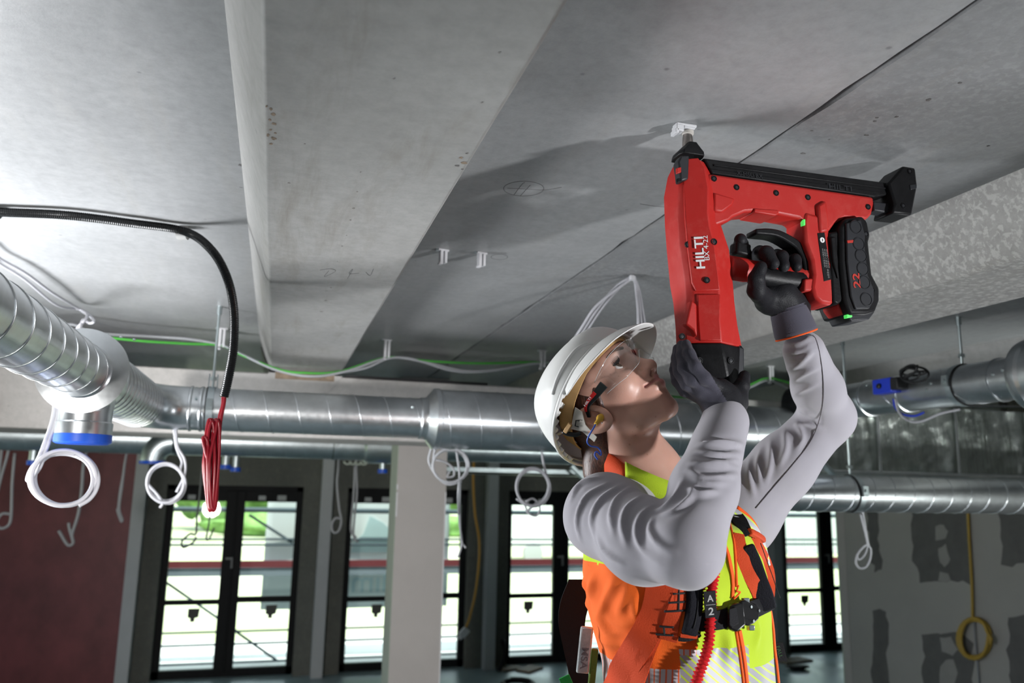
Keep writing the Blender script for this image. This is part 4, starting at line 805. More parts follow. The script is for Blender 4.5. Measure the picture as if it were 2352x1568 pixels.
# hook-shaped support arm
hk = [(1736, 531), (1770, 532), (1792, 537), (1815, 549), (1834, 563), (1849, 585), (1856, 612), (1858, 648)]
P = [tx(x, y, TY-0.015) for x, y in hk]; P = catmull([np.array([p[0], TY, p[2]]) for p in P], 3)
T, U, V = frames(P, up=(0, 1, 0)); hw = np.interp(np.linspace(0, 1, len(P)), [0, 0.1, 0.5, 0.8, 1], [0.0048, 0.0062, 0.0075, 0.0078, 0.0075])
O('support_hook', MB().rings([[P[i]+U[i]*a*0.016+V[i]*b*hw[i] for a, b in ((-1, -1), (1, -1), (1, 1), (-1, 1))] for i in range(len(P))]), M_TBLK, tool, bevel=0.003)
toolprism('hook_foot', [(1848, 640), (1870, 638), (1870, 655), (1864, 668), (1848, 668)], TY-0.024, TY+0.024, M_TRED, 0.003)
# battery
toolprism('battery_mount', [(1905, 534), (1932, 528), (1940, 560), (1946, 650), (1946, 676), (1936, 690), (1926, 700), (1914, 694)], TY-0.030, TY+0.030, M_TBLK, 0.004)
toolprism('mount_rib', [(1909, 545), (1920, 543), (1926, 600), (1926, 640), (1914, 600)], TY-0.034, TY, M_TBLK, 0.002)
bat = [(1930, 522), (1942, 501), (1981, 495), (1993, 508), (2000, 541), (1996, 556), (2004, 630), (2021, 662), (2021, 690), (2012, 716), (1990, 722), (1953, 722), (1940, 690), (1930, 600)]
battery = toolprism('battery', bat, TY-0.036, TY+0.036, M_TBLK, 0.005)
bface = toolprism('cell_cover', [(1944, 512), (1978, 504), (1988, 540), (1986, 560), (1994, 632), (2008, 664), (2008, 690), (1998, 708), (1966, 710), (1955, 680), (1946, 600)], TY-0.040, TY-0.03, M_TGRY, 0.002, parent=battery)
for (cx, cy) in ((1965, 521), (1972, 560), (1977, 587), (1981, 617), (1985, 648), (1989, 687)):
    p = tx(cx, cy, TY-0.040); O('cell_ring', MB().lathe([(0.0105, 0), (0.0112, 0.0012), (0.0118, 0.0012), (0.0125, 0)], (p[0], TY-0.0400, p[2]), (0, -1, 0), 26, caps=False).lathe([(0.0102, 0.0), (0.0102, 0.0006)], (p[0], TY-0.0400, p[2]), (0, -1, 0), 26), M_TGRY, battery)
toolprism('battery_latch', [(1922, 690), (1936, 686), (1953, 716), (1952, 728), (1936, 722), (1924, 706)], TY-0.020, TY+0.02, M_TRED, 0.003)
toolprism('battery_foot', [(1946, 722), (2012, 714), (1997, 734), (1955, 739)], TY-0.026, TY+0.026, M_TGRY, 0.003)
toolprism('charge_light', [(1945, 722), (1957, 719), (1958, 728), (1946, 730)], TY-0.029, TY-0.02, M_GRN, 0.001)
# screws
def tscrew(px, py, Y, r=0.0042):
    p = tx(px, py, Y); c = np.array([p[0], Y, p[2]])
    o = O('screw_hole', MB().lathe([(r*1.25, -0.002), (r*1.25, 0.0006), (r*0.9, 0.0006), (r*0.9, -0.0005)], c, (0, -1, 0), 16), M_TBLK, tool)
    O('screw', MB().lathe([(r*0.7, -0.0005), (r*0.7, 0.0004), (r*0.3, 0.0006)], c, (0, -1, 0), 12), M_TGRY, o)
for px, py, Y in ((1640, 410, TY-0.0245), (1692, 430, TY-0.0245), (1783, 443, TY-0.0245), (1856, 453, TY-0.0245), (1994, 475, TY-0.0245), (1580, 561, ptilt(1580, 561)-0.003), (1640, 555, YF-0.003), (1624, 643, ptilt(1624, 643)-0.0045), (1567, 772, TY-0.014), (1699, 800, TY-0.016), (1679, 828, YF-0.001), (1960, 540, TY-0.0365), (1989, 537, TY-0.0365), (1970, 671, TY-0.0365), (2004, 666, TY-0.0365), (2090, 393, TY-0.0265), (2075, 472, TY-0.0265), (1607, 828, YF-0.001)): tscrew(px, py, Y, 0.0042 if Y > YF else 0.0045)
toolprism('stop_slot', [(2090, 424), (2106, 422), (2106, 432), (2092, 436)], TY-0.0275, TY-0.02, M_TGRY, 0.001)
# lettering: text runs upward along the housing
def fit_text(name, body, p, ex, ey, L, hh, m, parent, bold=False, spacing=1.0, th=0.0004):
    """flat lettering centred on p: reading direction ex, letter-up ey, fitted to length L and height hh"""
    cu = bpy.data.curves.new('t', 'FONT'); cu.body = body; cu.size = 1; cu.extrude = 0.5; cu.space_character = spacing
    if bold: cu.offset = 0.022
    to = bpy.data.objects.new('t', cu); COL.objects.link(to); dg = bpy.context.evaluated_depsgraph_get(); me = bpy.data.meshes.new_from_object(to.evaluated_get(dg))
    bpy.data.objects.remove(to); bpy.data.curves.remove(cu)
    A = np.array([tuple(v.co) for v in me.vertices]); F_ = [tuple(q.vertices) for q in me.polygons]; bpy.data.meshes.remove(me)
    lo, hi = A.min(0), A.max(0); A = (A-(lo+hi)/2)/np.maximum(hi-lo, 1e-6)
    ex = np.array(ex, float); ex /= np.linalg.norm(ex); ey = np.array(ey, float); ey -= ex*(ex @ ey); ey /= np.linalg.norm(ey); ez = np.cross(ex, ey)
    mb = MB(); mb.add(np.array(p)+A[:, :1]*L*ex+A[:, 1:2]*hh*ey+A[:, 2:]*th*ez, F_)
    return O(name, mb, m, parent, smooth=0)
def vtext(name, body, px, py, Y, lenpx, hpx, m, parent=tool, bold=False, spacing=1.0, angle=0.0, tilted=False):
    """text reading bottom to top on the -Y face"""
    p = tx(px, py, Y); k = np.linalg.norm(tx(px, py-lenpx/2, Y)-tx(px, py+lenpx/2, Y)); hh = np.linalg.norm(tx(px-hpx/2, py, Y)-tx(px+hpx/2, py, Y))
    if tilted:
        q = tx(px, py, ptilt(px, py))+PN*0.0049; e1 = np.array((-math.sin(angle), 0, math.cos(angle))); return fit_text(name, body, q, e1, np.array((-0.959, 0.283, 0)), k, hh, m, parent, bold, spacing)
    return fit_text(name, body, (p[0], Y, p[2]), (-math.sin(angle), 0, math.cos(angle)), (-math.cos(angle), 0, -math.sin(angle)), k, hh, m, parent, bold, spacing)
vtext('brand_lettering', 'HILTI', 1605, 582, YF-0.0043, 73, 18, M_TXT, bold=True, angle=0.07, tilted=True)
vtext('model_lettering', 'BX 4-22', 1620, 571, YF-0.0043, 56, 10, M_TXT, angle=0.07, tilted=True)
vtext('battery_lettering', '22', 1967, 644, TY-0.0406, 34, 16, M_TXTR, battery, bold=True, angle=0.06)
toolprism('battery_mark', [(1946, 552), (1961, 551), (1960, 557), (1947, 558)], TY-0.0408, TY-0.038, M_TXTR, 0.0, parent=battery)
toolprism('type_plate', [(1878, 535), (1894, 533), (1911, 641), (1893, 646)], TY-0.0280, TY-0.026, M_TBLK, 0.0005)
p = tx(1889, 551, TY-0.0284); O('symbol_disc', MB().lathe([(0.0048, 0), (0.0048, 0.0003)], (p[0], TY-0.0281, p[2]), (0, -1, 0), 20), M_TXT, tool)
bts = [(-0.3, 0.5), (0.35, -0.4), (0, -0.85), (0, 0.85), (0.35, 0.4), (-0.3, -0.5)]
O('wireless_symbol', MB().tube([(p[0]+a*0.0032, TY-0.0286, p[2]+b*0.0032) for a, b in bts], 0.0004, 5), M_TBLK, tool)
for k in range(3): vtext('plate_lettering', 'X-P 20 G3  L = 20-24 mm', 1892+4.6*k, 592+1*k, TY-0.0284, 42, 3.2, M_PRINTG, angle=0.1)
vtext('plate_lettering', '6-1/22 22 mm', 1902, 628, TY-0.0284, 20, 4, M_PRINTG, angle=0.1)
def htext(name, body, px, py, Y, lenpx, hpx, m, slope):
    p = tx(px, py, Y); k = np.linalg.norm(tx(px-lenpx/2, py, Y)-tx(px+lenpx/2, py, Y)); hh = np.linalg.norm(tx(px, py-hpx/2, Y)-tx(px, py+hpx/2, Y))
    M4 = Matrix.Translation((p[0], Y, p[2])) @ Matrix.Rotation(slope, 4, 'Y') @ Matrix(((k/(0.6*len(body)), 0, 0, 0), (0, 0, -1, 0), (0, hh/0.7, 0, 0), (0, 0, 0, 1)))
    return text_part(name, body, 1.0, M4, m, tool, 0.0005)
htext('relief_lettering', 'X-MSU BX', 1722, 402, TY-0.0206, 62, 9, M_TGRY, 0.0)
htext('relief_lettering', 'HILTI', 1930, 431, TY-0.0206, 70, 11, M_TGRY, 0.0)
# the white clip the tool has just set
tc_ = thing('cable_clip', (tip[0], TY, CZ-0.02), 'white cable clip pinned to the slab at the muzzle of the red tool', 'cable clip', 'white cable clips on the slab')
O('base', MB().box((tip[0]-0.020, TY-0.009, CZ-0.005), (tip[0]+0.018, TY+0.009, CZ)), M_CLIP, tc_, bevel=0.0015)
O('prong', MB().box((tip[0]-0.021, TY-0.010, CZ-0.016), (tip[0]-0.007, TY+0.010, CZ-0.004)), M_CLIP, tc_, bevel=0.0015)
O('wedge', MB().prism([(tip[0]-0.006, TY-0.009, CZ-0.004), (tip[0]+0.017, TY-0.009, CZ-0.004), (tip[0]+0.013, TY-0.009, CZ-0.010), (tip[0]-0.006, TY-0.009, CZ-0.009)], (0, 0.018, 0)), M_CLIP, tc_, bevel=0.001)
O('hook', MB().box((tip[0]-0.023, TY-0.010, CZ-0.020), (tip[0]-0.017, TY+0.010, CZ-0.012)), M_CLIP, tc_, bevel=0.001)
# ------------------------------------------------------------------ organic surfaces: signed distance fields meshed with surface nets
from mathutils.bvhtree import BVHTree
def nets(fn, lo, hi, h):
    lo = np.array(lo, float); hi = np.array(hi, float); n = np.ceil((hi-lo)/h).astype(int)+1
    xs, ys, zs = [(lo[k]+h*np.arange(n[k])).astype(np.float32) for k in range(3)]
    X, Y, Z = np.meshgrid(xs, ys, zs, indexing='ij'); V = fn(X, Y, Z).astype(np.float32); del X, Y, Z
    I = V < 0; c = tuple(k-1 for k in n)
    S = sum(I[i:i+c[0], j:j+c[1], k:k+c[2]].astype(np.int8) for i in (0, 1) for j in (0, 1) for k in (0, 1))
    cell = np.argwhere((S > 0) & (S < 8)); idx = -np.ones(c, np.int32); idx[tuple(cell.T)] = np.arange(len(cell))
    acc = np.zeros((len(cell), 3)); cnt = np.zeros(len(cell))
    corners = [(i, j, k) for i in (0, 1) for j in (0, 1) for k in (0, 1)]
    for a in corners:
        for ax in range(3):
            if a[ax]: continue
            b = list(a); b[ax] = 1
            va = V[cell[:, 0]+a[0], cell[:, 1]+a[1], cell[:, 2]+a[2]]; vb = V[cell[:, 0]+b[0], cell[:, 1]+b[1], cell[:, 2]+b[2]]
            m = (va < 0) != (vb < 0); t = np.where(m, va/np.where(m, va-vb, 1), 0)
            p = np.tile(np.array(a, float), (len(cell), 1)); p[:, ax] += t
            acc[m] += p[m]; cnt[m] += 1
    verts = lo+(cell+acc/cnt[:, None])*h; faces = []
    for ax in range(3):
        o1, o2 = [k for k in range(3) if k != ax]
        sl = [slice(None)]*3; sl[ax] = slice(0, -1); sl2 = [slice(None)]*3; sl2[ax] = slice(1, None)
        A, B = I[tuple(sl)], I[tuple(sl2)]; e = np.argwhere(A != B)
        e = e[(e[:, o1] > 0) & (e[:, o2] > 0) & (e[:, o1] < n[o1]-1) & (e[:, o2] < n[o2]-1)]
        q = []
        for d1, d2 in ((-1, -1), (0, -1), (0, 0), (-1, 0)):
            f = e.copy(); f[:, o1] += d1; f[:, o2] += d2; q.append(idx[tuple(f.T)])
        q = np.stack(q, 1); fl = A[tuple(e.T)]
        if ax == 1: fl = ~fl
        q[~fl] = q[~fl][:, ::-1]; faces.append(q)
    return verts, np.concatenate(faces)
def smin(a, b, k):
    h = np.maximum(k-np.abs(a-b), 0)/k; return np.minimum(a, b)-h*h*k*0.25
def smax(a, b, k): return -smin(-a, -b, k)
def ell(X, Y, Z, c, r):
    dx, dy, dz = X-c[0], Y-c[1], Z-c[2]
    k0 = np.sqrt((dx/r[0])**2+(dy/r[1])**2+(dz/r[2])**2); k1 = np.sqrt((dx/r[0]**2)**2+(dy/r[1]**2)**2+(dz/r[2]**2)**2)+1e-9
    return k0*(k0-1)/k1
def cap(X, Y, Z, a, b, ra, rb=None, flat=None):
    rb = ra if rb is None else rb; a = np.array(a, float); b = np.array(b, float); d = b-a; L2 = d @ d+1e-12
    t = np.clip(((X-a[0])*d[0]+(Y-a[1])*d[1]+(Z-a[2])*d[2])/L2, 0, 1)
    return np.sqrt((X-a[0]-t*d[0])**2+(Y-a[1]-t*d[1])**2+(Z-a[2]-t*d[2])**2)-(ra+(rb-ra)*t)
def chain(X, Y, Z, pts, rad, k=0.004):
    D = None
    for i in range(len(pts)-1):
        d = cap(X, Y, Z, pts[i], pts[i+1], rad[i], rad[i+1]); D = d if D is None else smin(D, d, k)
    return D
def vnormals(v, f):
    N = np.zeros_like(v); q = v[f]; fn = np.cross(q[:, 2]-q[:, 0], q[:, 3]-q[:, 1])
    for k in range(4): np.add.at(N, f[:, k], fn)
    return N/(np.linalg.norm(N, axis=1)[:, None]+1e-12)
def relax(v, f, it=2, lam=0.5):
    for _ in range(it):
        s = np.zeros_like(v); c = np.zeros(len(v))
        for a, b in ((0, 1), (1, 2), (2, 3), (3, 0)):
            np.add.at(s, f[:, a], v[f[:, b]]); np.add.at(c, f[:, a], 1); np.add.at(s, f[:, b], v[f[:, a]]); np.add.at(c, f[:, b], 1)
        v = v+lam*(s/np.maximum(c, 1)[:, None]-v)
    return v
def SO(name, v, f, mats, parent, matidx=None, **kw):
    """object from arrays"""
    off = np.zeros(3); p = parent
    while p is not None: off += np.array(p.location); p = p.parent
    me = bpy.data.meshes.new(name); me.from_pydata((v-off).tolist(), [], np.asarray(f).tolist()); me.update()
    me.polygons.foreach_set('use_smooth', [True]*len(me.polygons))
    for mm in (mats if isinstance(mats, (list, tuple)) else [mats]): me.materials.append(mm)
    if matidx is not None: me.polygons.foreach_set('material_index', np.asarray(matidx, np.int32))
    o = bpy.data.objects.new(name, me); COL.objects.link(o); o.parent = parent; tag(o, **kw); return o
def bvh(v, f): return BVHTree.FromPolygons([tuple(p) for p in v], [tuple(int(i) for i in q) for q in f])
def hit(trees, px, py):
    r = ray(px, py); r = r/np.linalg.norm(r); best = None
    for t in trees:
        loc, nrm, i, d = t.ray_cast(Vector(CAM), Vector(r), 6.0)
        if loc is not None and (best is None or d < best[2]): best = (np.array(loc), np.array(nrm), d)
    if best is None: return None
    n = best[1]
    if n @ r > 0: n = -n
    return best[0], n
def resample(pts, n, closed=False):
    c = catmull([np.array(p, float) for p in pts], 12, closed); s = np.concatenate([[0], np.cumsum(np.linalg.norm(np.diff(c, axis=0), axis=1))])
    q = np.linspace(0, s[-1], n); return np.stack([np.interp(q, s, c[:, k]) for k in range(c.shape[1])], 1)
def drape(trees, pix, step=9):
    """pixel polyline laid on real surfaces: list of (point, normal), smoothed"""
    pix = np.array(pix, float); L = np.linalg.norm(np.diff(pix, axis=0), axis=1).sum(); P = []; N = []
    for x, y in resample(pix, max(4, int(L/step))):
        hh = hit(trees, x, y)
        if hh is None:
            q = CAM+ray(x, y)*1.34; loc, nr, i, dd = trees[0].find_nearest(Vector(q)); q2 = CAM+ray(x, y)*((np.array(loc)-CAM) @ FW); hh = (np.array(loc)*0.6+q2*0.4, np.array(nr))
        P.append(hh[0]); N.append(hh[1])
    P, N = np.array(P), np.array(N)
    for _ in range(2):
        P[1:-1] = (P[:-2]+2*P[1:-1]+P[2:])/4; N[1:-1] = (N[:-2]+2*N[1:-1]+N[2:])/4
    N /= np.linalg.norm(N, axis=1)[:, None]; return P, N
def ribbon(name, trees, pix, wpx, th, m, parent, lift=0.002, bevel=0.0, step=9, label=None, face=0.0):
    """strap of width wpx (frame pixels at its depth) following a surface"""
    P, N = drape(trees, pix, step)
    if P is None: print('NO HIT', name, pix[0]); return None
    T, _, _ = frames(P); w0 = np.array(wpx if hasattr(wpx, '__len__') else [wpx, wpx], float)
    R = []
    for i in range(len(P)):
        d = (P[i]-CAM) @ FW; w = np.interp(i/(len(P)-1), np.linspace(0, 1, len(w0)), w0)*d/F/2
        tc = CAM-P[i]; tc /= np.linalg.norm(tc); nn = N[i]*(1-face)+tc*face; nn /= np.linalg.norm(nn)
        s = np.cross(T[i], nn); s /= np.linalg.norm(s); n = np.cross(s, T[i]); n *= np.sign(n @ nn)
        b = P[i]+n*lift
        R.append([b-s*w, b+s*w, b+s*w+n*th, b+n*th*1.25, b-s*w+n*th])
    return O(name, MB().rings(R), m, parent, bevel=bevel, smooth=50, label=label)
def cord(name, trees, pix, r, m, parent, lift=0.001, step=8, label=None, n=8):
    P, N = drape(trees, pix, step)
    if P is None: print('NO HIT', name, pix[0]); return None
    return O(name, MB().tube(P+N*lift, r, n), m, parent, smooth=180, label=label)
# ------------------------------------------------------------------ the worker
def skinmat():
    n = NT('skin', 0.42); v = n.map(); a = n.noise(v, 22, 4, 0.6); b = n.noise(v, 7, 3, 0.5)
    c = n.mix(n.ramp(b, [(0.35, 0), (0.68, 1)]), (0.56, 0.335, 0.26), (0.60, 0.30, 0.235))
    c = n.mix(n.ramp(a, [(0.4, 0.0), (0.7, 0.25)]), c, (0.46, 0.22, 0.16))
    vor = n.t.nodes.new('ShaderNodeTexVoronoi'); vor.inputs['Scale'].default_value = 55; n.t.links.new(v, vor.inputs['Vector'])
    c = n.mix(n.math('MULTIPLY', n.ramp(vor.outputs['Distance'], [(0.06, 1), (0.12, 0)]), 0.35), c, (0.25, 0.10, 0.06))
    n.col(c); n.bump(n.noise(v, 420, 3, 0.6), 0.10, 0.002); n.b.inputs['Subsurface Weight'].default_value = 0.12
    n.b.inputs['Subsurface Radius'].default_value = (0.010, 0.004, 0.002); n.b.inputs['Subsurface Scale'].default_value = 0.6; return n.m
M_SKIN = skinmat()
M_LIP = mat('lips', (0.54, 0.235, 0.215), 0.4, var=0.1, vscale=80)
M_HAIR = NT('hair', 0.42); _v = M_HAIR.map(scale=(1, 1, 6)); _n = M_HAIR.noise(M_HAIR.map(scale=(40, 40, 4)), 8, 4, 0.6)
M_HAIR.col(M_HAIR.ramp(_n, [(0.3, (0.014, 0.006, 0.004)), (0.7, (0.11, 0.036, 0.02))])); M_HAIR.bump(_n, 0.3, 0.003); M_HAIR = M_HAIR.m
def cloth(name, base, rough=0.85, wscale=700, amt=0.12, sheen=0.25):
    n = NT(name, rough); v = n.map(); a = n.noise(v, 9, 3, 0.5); w = n.noise(v, wscale, 1, 0.5)
    n.col(n.mix(n.ramp(a, [(0.3, 0), (0.7, 1)]), tuple(x*0.92 for x in base), tuple(min(1, x*1.05) for x in base)))
    n.bump(w, amt, 0.002); n.b.inputs['Sheen Weight'].default_value = sheen; n.b.inputs['Specular IOR Level'].default_value = 0.2; return n.m
M_SHIRT = cloth('grey_jersey', (0.37, 0.355, 0.395), 0.9, 900, 0.08)
M_GLOVE = cloth('glove_knit', (0.060, 0.058, 0.078), 0.75, 900, 0.3, 0.1)
M_GLOVEB = cloth('glove_coating', (0.016, 0.016, 0.019), 0.55, 500, 0.25, 0.0)
M_CUFF = cloth('glove_cuff', (0.088, 0.084, 0.11), 0.85, 900, 0.3, 0.1)
M_ORANGE = cloth('orange_mesh_cloth', (0.86, 0.135, 0.014), 0.8, 800, 0.25, 0.1)
M_YELLOW = cloth('yellow_mesh_cloth', (0.47, 0.64, 0.028), 0.8, 800, 0.25, 0.1)
def striped(name, silver, ink, scale, rot):
    n = NT(name, 0.5); v = n.map(rot=rot); w = n.wave(v, scale, 0.0, 'SIN', 'X'); n.col(n.ramp(w, [(0.80, silver), (0.86, ink)])); n.b.inputs['Metallic'].default_value = 0.15; return n.m
M_SILVY = striped('reflective_yellow', (0.33, 0.33, 0.36), (0.47, 0.64, 0.03), 34, (0, 0.9, 0.3))
M_SILVO = striped('reflective_orange', (0.50, 0.48, 0.50), (0.75, 0.14, 0.05), 42, (0, -0.1, 0.9))
M_WEB = cloth('orange_webbing', (0.58, 0.062, 0.016), 0.75, 500, 0.3, 0.0)
M_BLKWEB = cloth('black_webbing', (0.012, 0.012, 0.014), 0.8, 500, 0.4, 0.0)
M_PADB = cloth('black_pad', (0.010, 0.010, 0.014), 0.9, 350, 0.5, 0.0)
M_PIPE = cloth('orange_piping', (0.90, 0.12, 0.02), 0.7, 500, 0.1, 0.0)
M_TROUS = cloth('dark_trousers', (0.03, 0.032, 0.04), 0.85)
M_BUCK = mat('buckle_black', (0.012, 0.012, 0.013), 0.3, 0.3)
M_LANY = cloth('red_lanyard', (0.55, 0.012, 0.016), 0.8, 400, 0.3, 0.0)

# pose frames ------------------------------------------------------------
def headaxes(a, b, c):
    ca, sa, cb, sb, cc, sc = math.cos(a), math.sin(a), math.cos(b), math.sin(b), math.cos(c), math.sin(c)
    f = np.array([1, 0, 0.]); u = np.array([0, cc, sc]); r = np.array([0, -sc, cc])
    def rot(v): v = np.array([v[0]*cb-v[2]*sb, v[1], v[0]*sb+v[2]*cb]); return np.array([v[0]*ca-v[1]*sa, v[0]*sa+v[1]*ca, v[2]])
    return np.array([rot(f), rot(r), rot(u)]) @ np.array([RT, UP, -FW])
HA = headaxes(*map(math.radians, (61, 26, -23)))
HO = dep(1374, 960, 1.277)+0.004*HA[0]-0.072*HA[1]
def HL(p): return (np.asarray(p, float)-HO) @ HA.T          # world -> head (f, r, u)
def HW(p): return HO+np.asarray(p, float) @ HA             # head -> world
def hsolve(px, py, r):
    rd = ray(px, py); s = np.linalg.solve(np.array([HA[0], HA[2], -rd]).T, CAM-HO-r*HA[1]); return np.array([s[0], r, s[1]])
lm = {k: hsolve(*v) for k, v in dict(nose=(1497, 834, 0), subn=(1495, 856, 0), lip=(1514, 867, 0), mc=(1479, 892, .024), pog=(1544, 918, 0), ment=(1536, 945, 0), eye=(1421, 843, .031), eyef=(1421, 843, -.031), nos=(1478, 851, .007)).items()}
TC = dep(1545, 1350, 1.33); FT = np.array([0.60, -0.80, 0]); RTT = np.array([-0.80, -0.60, 0])
NB = dep(1492, 1095, 1.335)                                  # base of the neck
person = thing('person', (TC[0], TC[1], 0.80), 'worker in white hard hat and orange-yellow vest looking up, arms raised to the tool', 'person')

# head and neck as one skin -----------------------------------------------
nb = HL(NB); nb2 = HL(NB+np.array([0, 0, -0.09])+FT*0.03)
lm['nose'] = lm['nose']+np.array((0.004, 0, -0.001)); lm['lip'] = lm['lip']+np.array((0.002, 0, 0))
E_, N_, L_, C_, MN, MT = lm['eye'], lm['nose'], lm['lip'], lm['pog'], lm['mc'], lm['ment']
def headsdf(f, r_, u):
    r = np.abs(r_)
    d = ell(f, r, u, (-0.006, 0, 0.042), (0.084, 0.064, 0.080))
    d = smin(d, ell(f, r, u, (0.026, 0, 0.055), (0.058, 0.060, 0.055)), 0.03)
    d = smin(d, ell(f, r, u, (0.028, 0, 0.005), (0.046, 0.051, 0.060)), 0.02)
    d = smin(d, ell(f, r, u, (0.050, 0.034, 0.006), (0.026, 0.024, 0.024)), 0.018)
    d = smin(d, cap(f, r, u, (-0.002, 0.043, -0.030), (0.022, 0.038, -0.050), 0.016, 0.014), 0.02)
    d = smin(d, cap(f, r, u, (0.022, 0.038, -0.050), (C_[0]-0.022, 0.014, C_[2]), 0.014, 0.014), 0.02)
    d = smin(d, ell(f, r, u, (C_[0]-0.0165, 0, C_[2]+0.001), (0.0165, 0.019, 0.0165)), 0.014)
    d = smin(d, ell(f, r, u, (L_[0]-0.032, 0, L_[2]+0.004), (0.026, 0.029, 0.034)), 0.014)
    d = smin(d, ell(f, r, u, (0.022, 0, -0.042), (0.040, 0.040, 0.026)), 0.02)
    d = smin(d, cap(f, r, u, (0.078, 0.009, E_[2]+0.019), (0.062, 0.043, E_[2]+0.017), 0.011, 0.011), 0.016)
    # eye sockets
    d = smax(d, -ell(f, r, u, (E_[0]+0.022, 0.030, E_[2]), (0.020, 0.017, 0.012)), 0.014)
    # nose
    d = smin(d, cap(f, r, u, (0.074, 0, E_[2]+0.008), (N_[0]-0.0085, 0, N_[2]+0.002), 0.0085, 0.0085), 0.012)
    d = smin(d, ell(f, r, u, (N_[0]-0.012, 0, N_[2]), (0.0125, 0.0115, 0.0110)), 0.006)
    d = smin(d, ell(f, r, u, (N_[0]-0.0215, 0.0125, N_[2]-0.003), (0.0115, 0.0072, 0.0090)), 0.005)
    d = smax(d, -ell(f, r, u, (N_[0]-0.0155, 0.0080, N_[2]-0.0125), (0.0085, 0.0048, 0.0090)), 0.0015)
    # lips with the mouth line between them
    for s, rad, df in ((0.0052, 0.0058, 0.0), (-0.0068, 0.0066, -0.0012)):
        d = smin(d, cap(f, r, u, (L_[0]-0.0065+df, 0, L_[2]+s), (L_[0]-0.011+df, 0.011, L_[2]+s*0.8+0.001), rad, rad*0.92), 0.006)
        d = smin(d, cap(f, r, u, (L_[0]-0.011+df, 0.011, L_[2]+s*0.8+0.001), (MN[0]-0.001, 0.024, MN[2]), rad*0.92, rad*0.55), 0.005)
    d = smax(d, -cap(f, r, u, (L_[0]+0.001, 0, L_[2]-0.0005), (L_[0]-0.005, 0.011, L_[2]+0.0008), 0.0022), 0.002)
    d = smax(d, -cap(f, r, u, (L_[0]-0.005, 0.011, L_[2]+0.0008), (MN[0]+0.004, 0.025, MN[2]), 0.0022, 0.0026), 0.002)
    # upper eyelid and lower eyelid
    e0 = (E_[0]-0.009, 0.031, E_[2])
    d = smin(d, smax(ell(f, r, u, e0, (0.0148, 0.0155, 0.0148)), -(0.25*(f-e0[0])+1.0*(u-e0[2])-0.0088), 0.0012), 0.002)
    d = smin(d, smax(ell(f, r, u, e0, (0.0140, 0.0148, 0.0140)), (u-e0[2])-0.05*(f-e0[0])+0.0052, 0.0015), 0.003)
    # ear (both sides)
    c0 = np.array((-0.010, 0.0735, 0.004))
    tl = 0.56; fu = (f-c0[0])*math.cos(tl)+(u-c0[2])*math.sin(tl); uu = -(f-c0[0])*math.sin(tl)+(u-c0[2])*math.cos(tl); rr = r-c0[1]-0.40*(-fu)
    z0 = np.zeros(3)
    ear = ell(fu, rr, uu, z0, (0.0215, 0.0085, 0.0335))
    ear = smax(ear, -ell(fu, rr, uu, (0.0010, 0.0092, 0.004), (0.0158, 0.0098, 0.0255)), 0.002)
    ear = smin(ear, cap(fu, rr, uu, (-0.006, 0.002, 0.014), (-0.007, 0.002, -0.008), 0.0028), 0.003)
    ear = smin(ear, ell(fu, rr, uu, (0.0135, 0.003, 0.000), (0.0035, 0.003, 0.006)), 0.003)
    d = smin(d, ear, 0.004); d = smax(d, -ell(fu, rr, uu, (0.004, 0.004, 0.000), (0.0090, 0.0100, 0.0130)), 0.003)
    # neck down to the collar
    d = smin(d, cap(f, r_, u, (-0.030, 0, -0.030), nb, 0.049, 0.052), 0.022)
    d = smin(d, cap(f, r_, u, nb, nb2, 0.054, 0.075), 0.03)
    nrm = np.array([0.5, 0, 0.5])
    return d
lo_ = np.array([-0.16, -0.105, -0.26]); hi_ = np.array([0.125, 0.105, 0.13])
lo_[:] = np.minimum(lo_, np.minimum(nb, nb2)-0.07); hi_[:] = np.maximum(hi_, np.maximum(nb, nb2)+0.0)
lo_[0] = max(lo_[0], -0.24)
hv, hf = nets(headsdf, lo_, hi_, 0.0021)
hv = relax(hv, hf, 1, 0.4)
fc = hv[hf].mean(1); ra = np.abs(fc[:, 1])
lipd = np.minimum(cap(fc[:, 0], ra, fc[:, 2], (L_[0]-0.0065, 0, L_[2]+0.0042), (MN[0], 0.023, MN[2]), 0.0072, 0.0042), cap(fc[:, 0], ra, fc[:, 2], (L_[0]-0.008, 0, L_[2]-0.006), (MN[0], 0.023, MN[2]), 0.0082, 0.0042))
hw = HW(hv)
SO('body', hw, hf, [M_SKIN, M_LIP], person, (lipd < 0.0002).astype(int))
headtree = bvh(hw, hf)
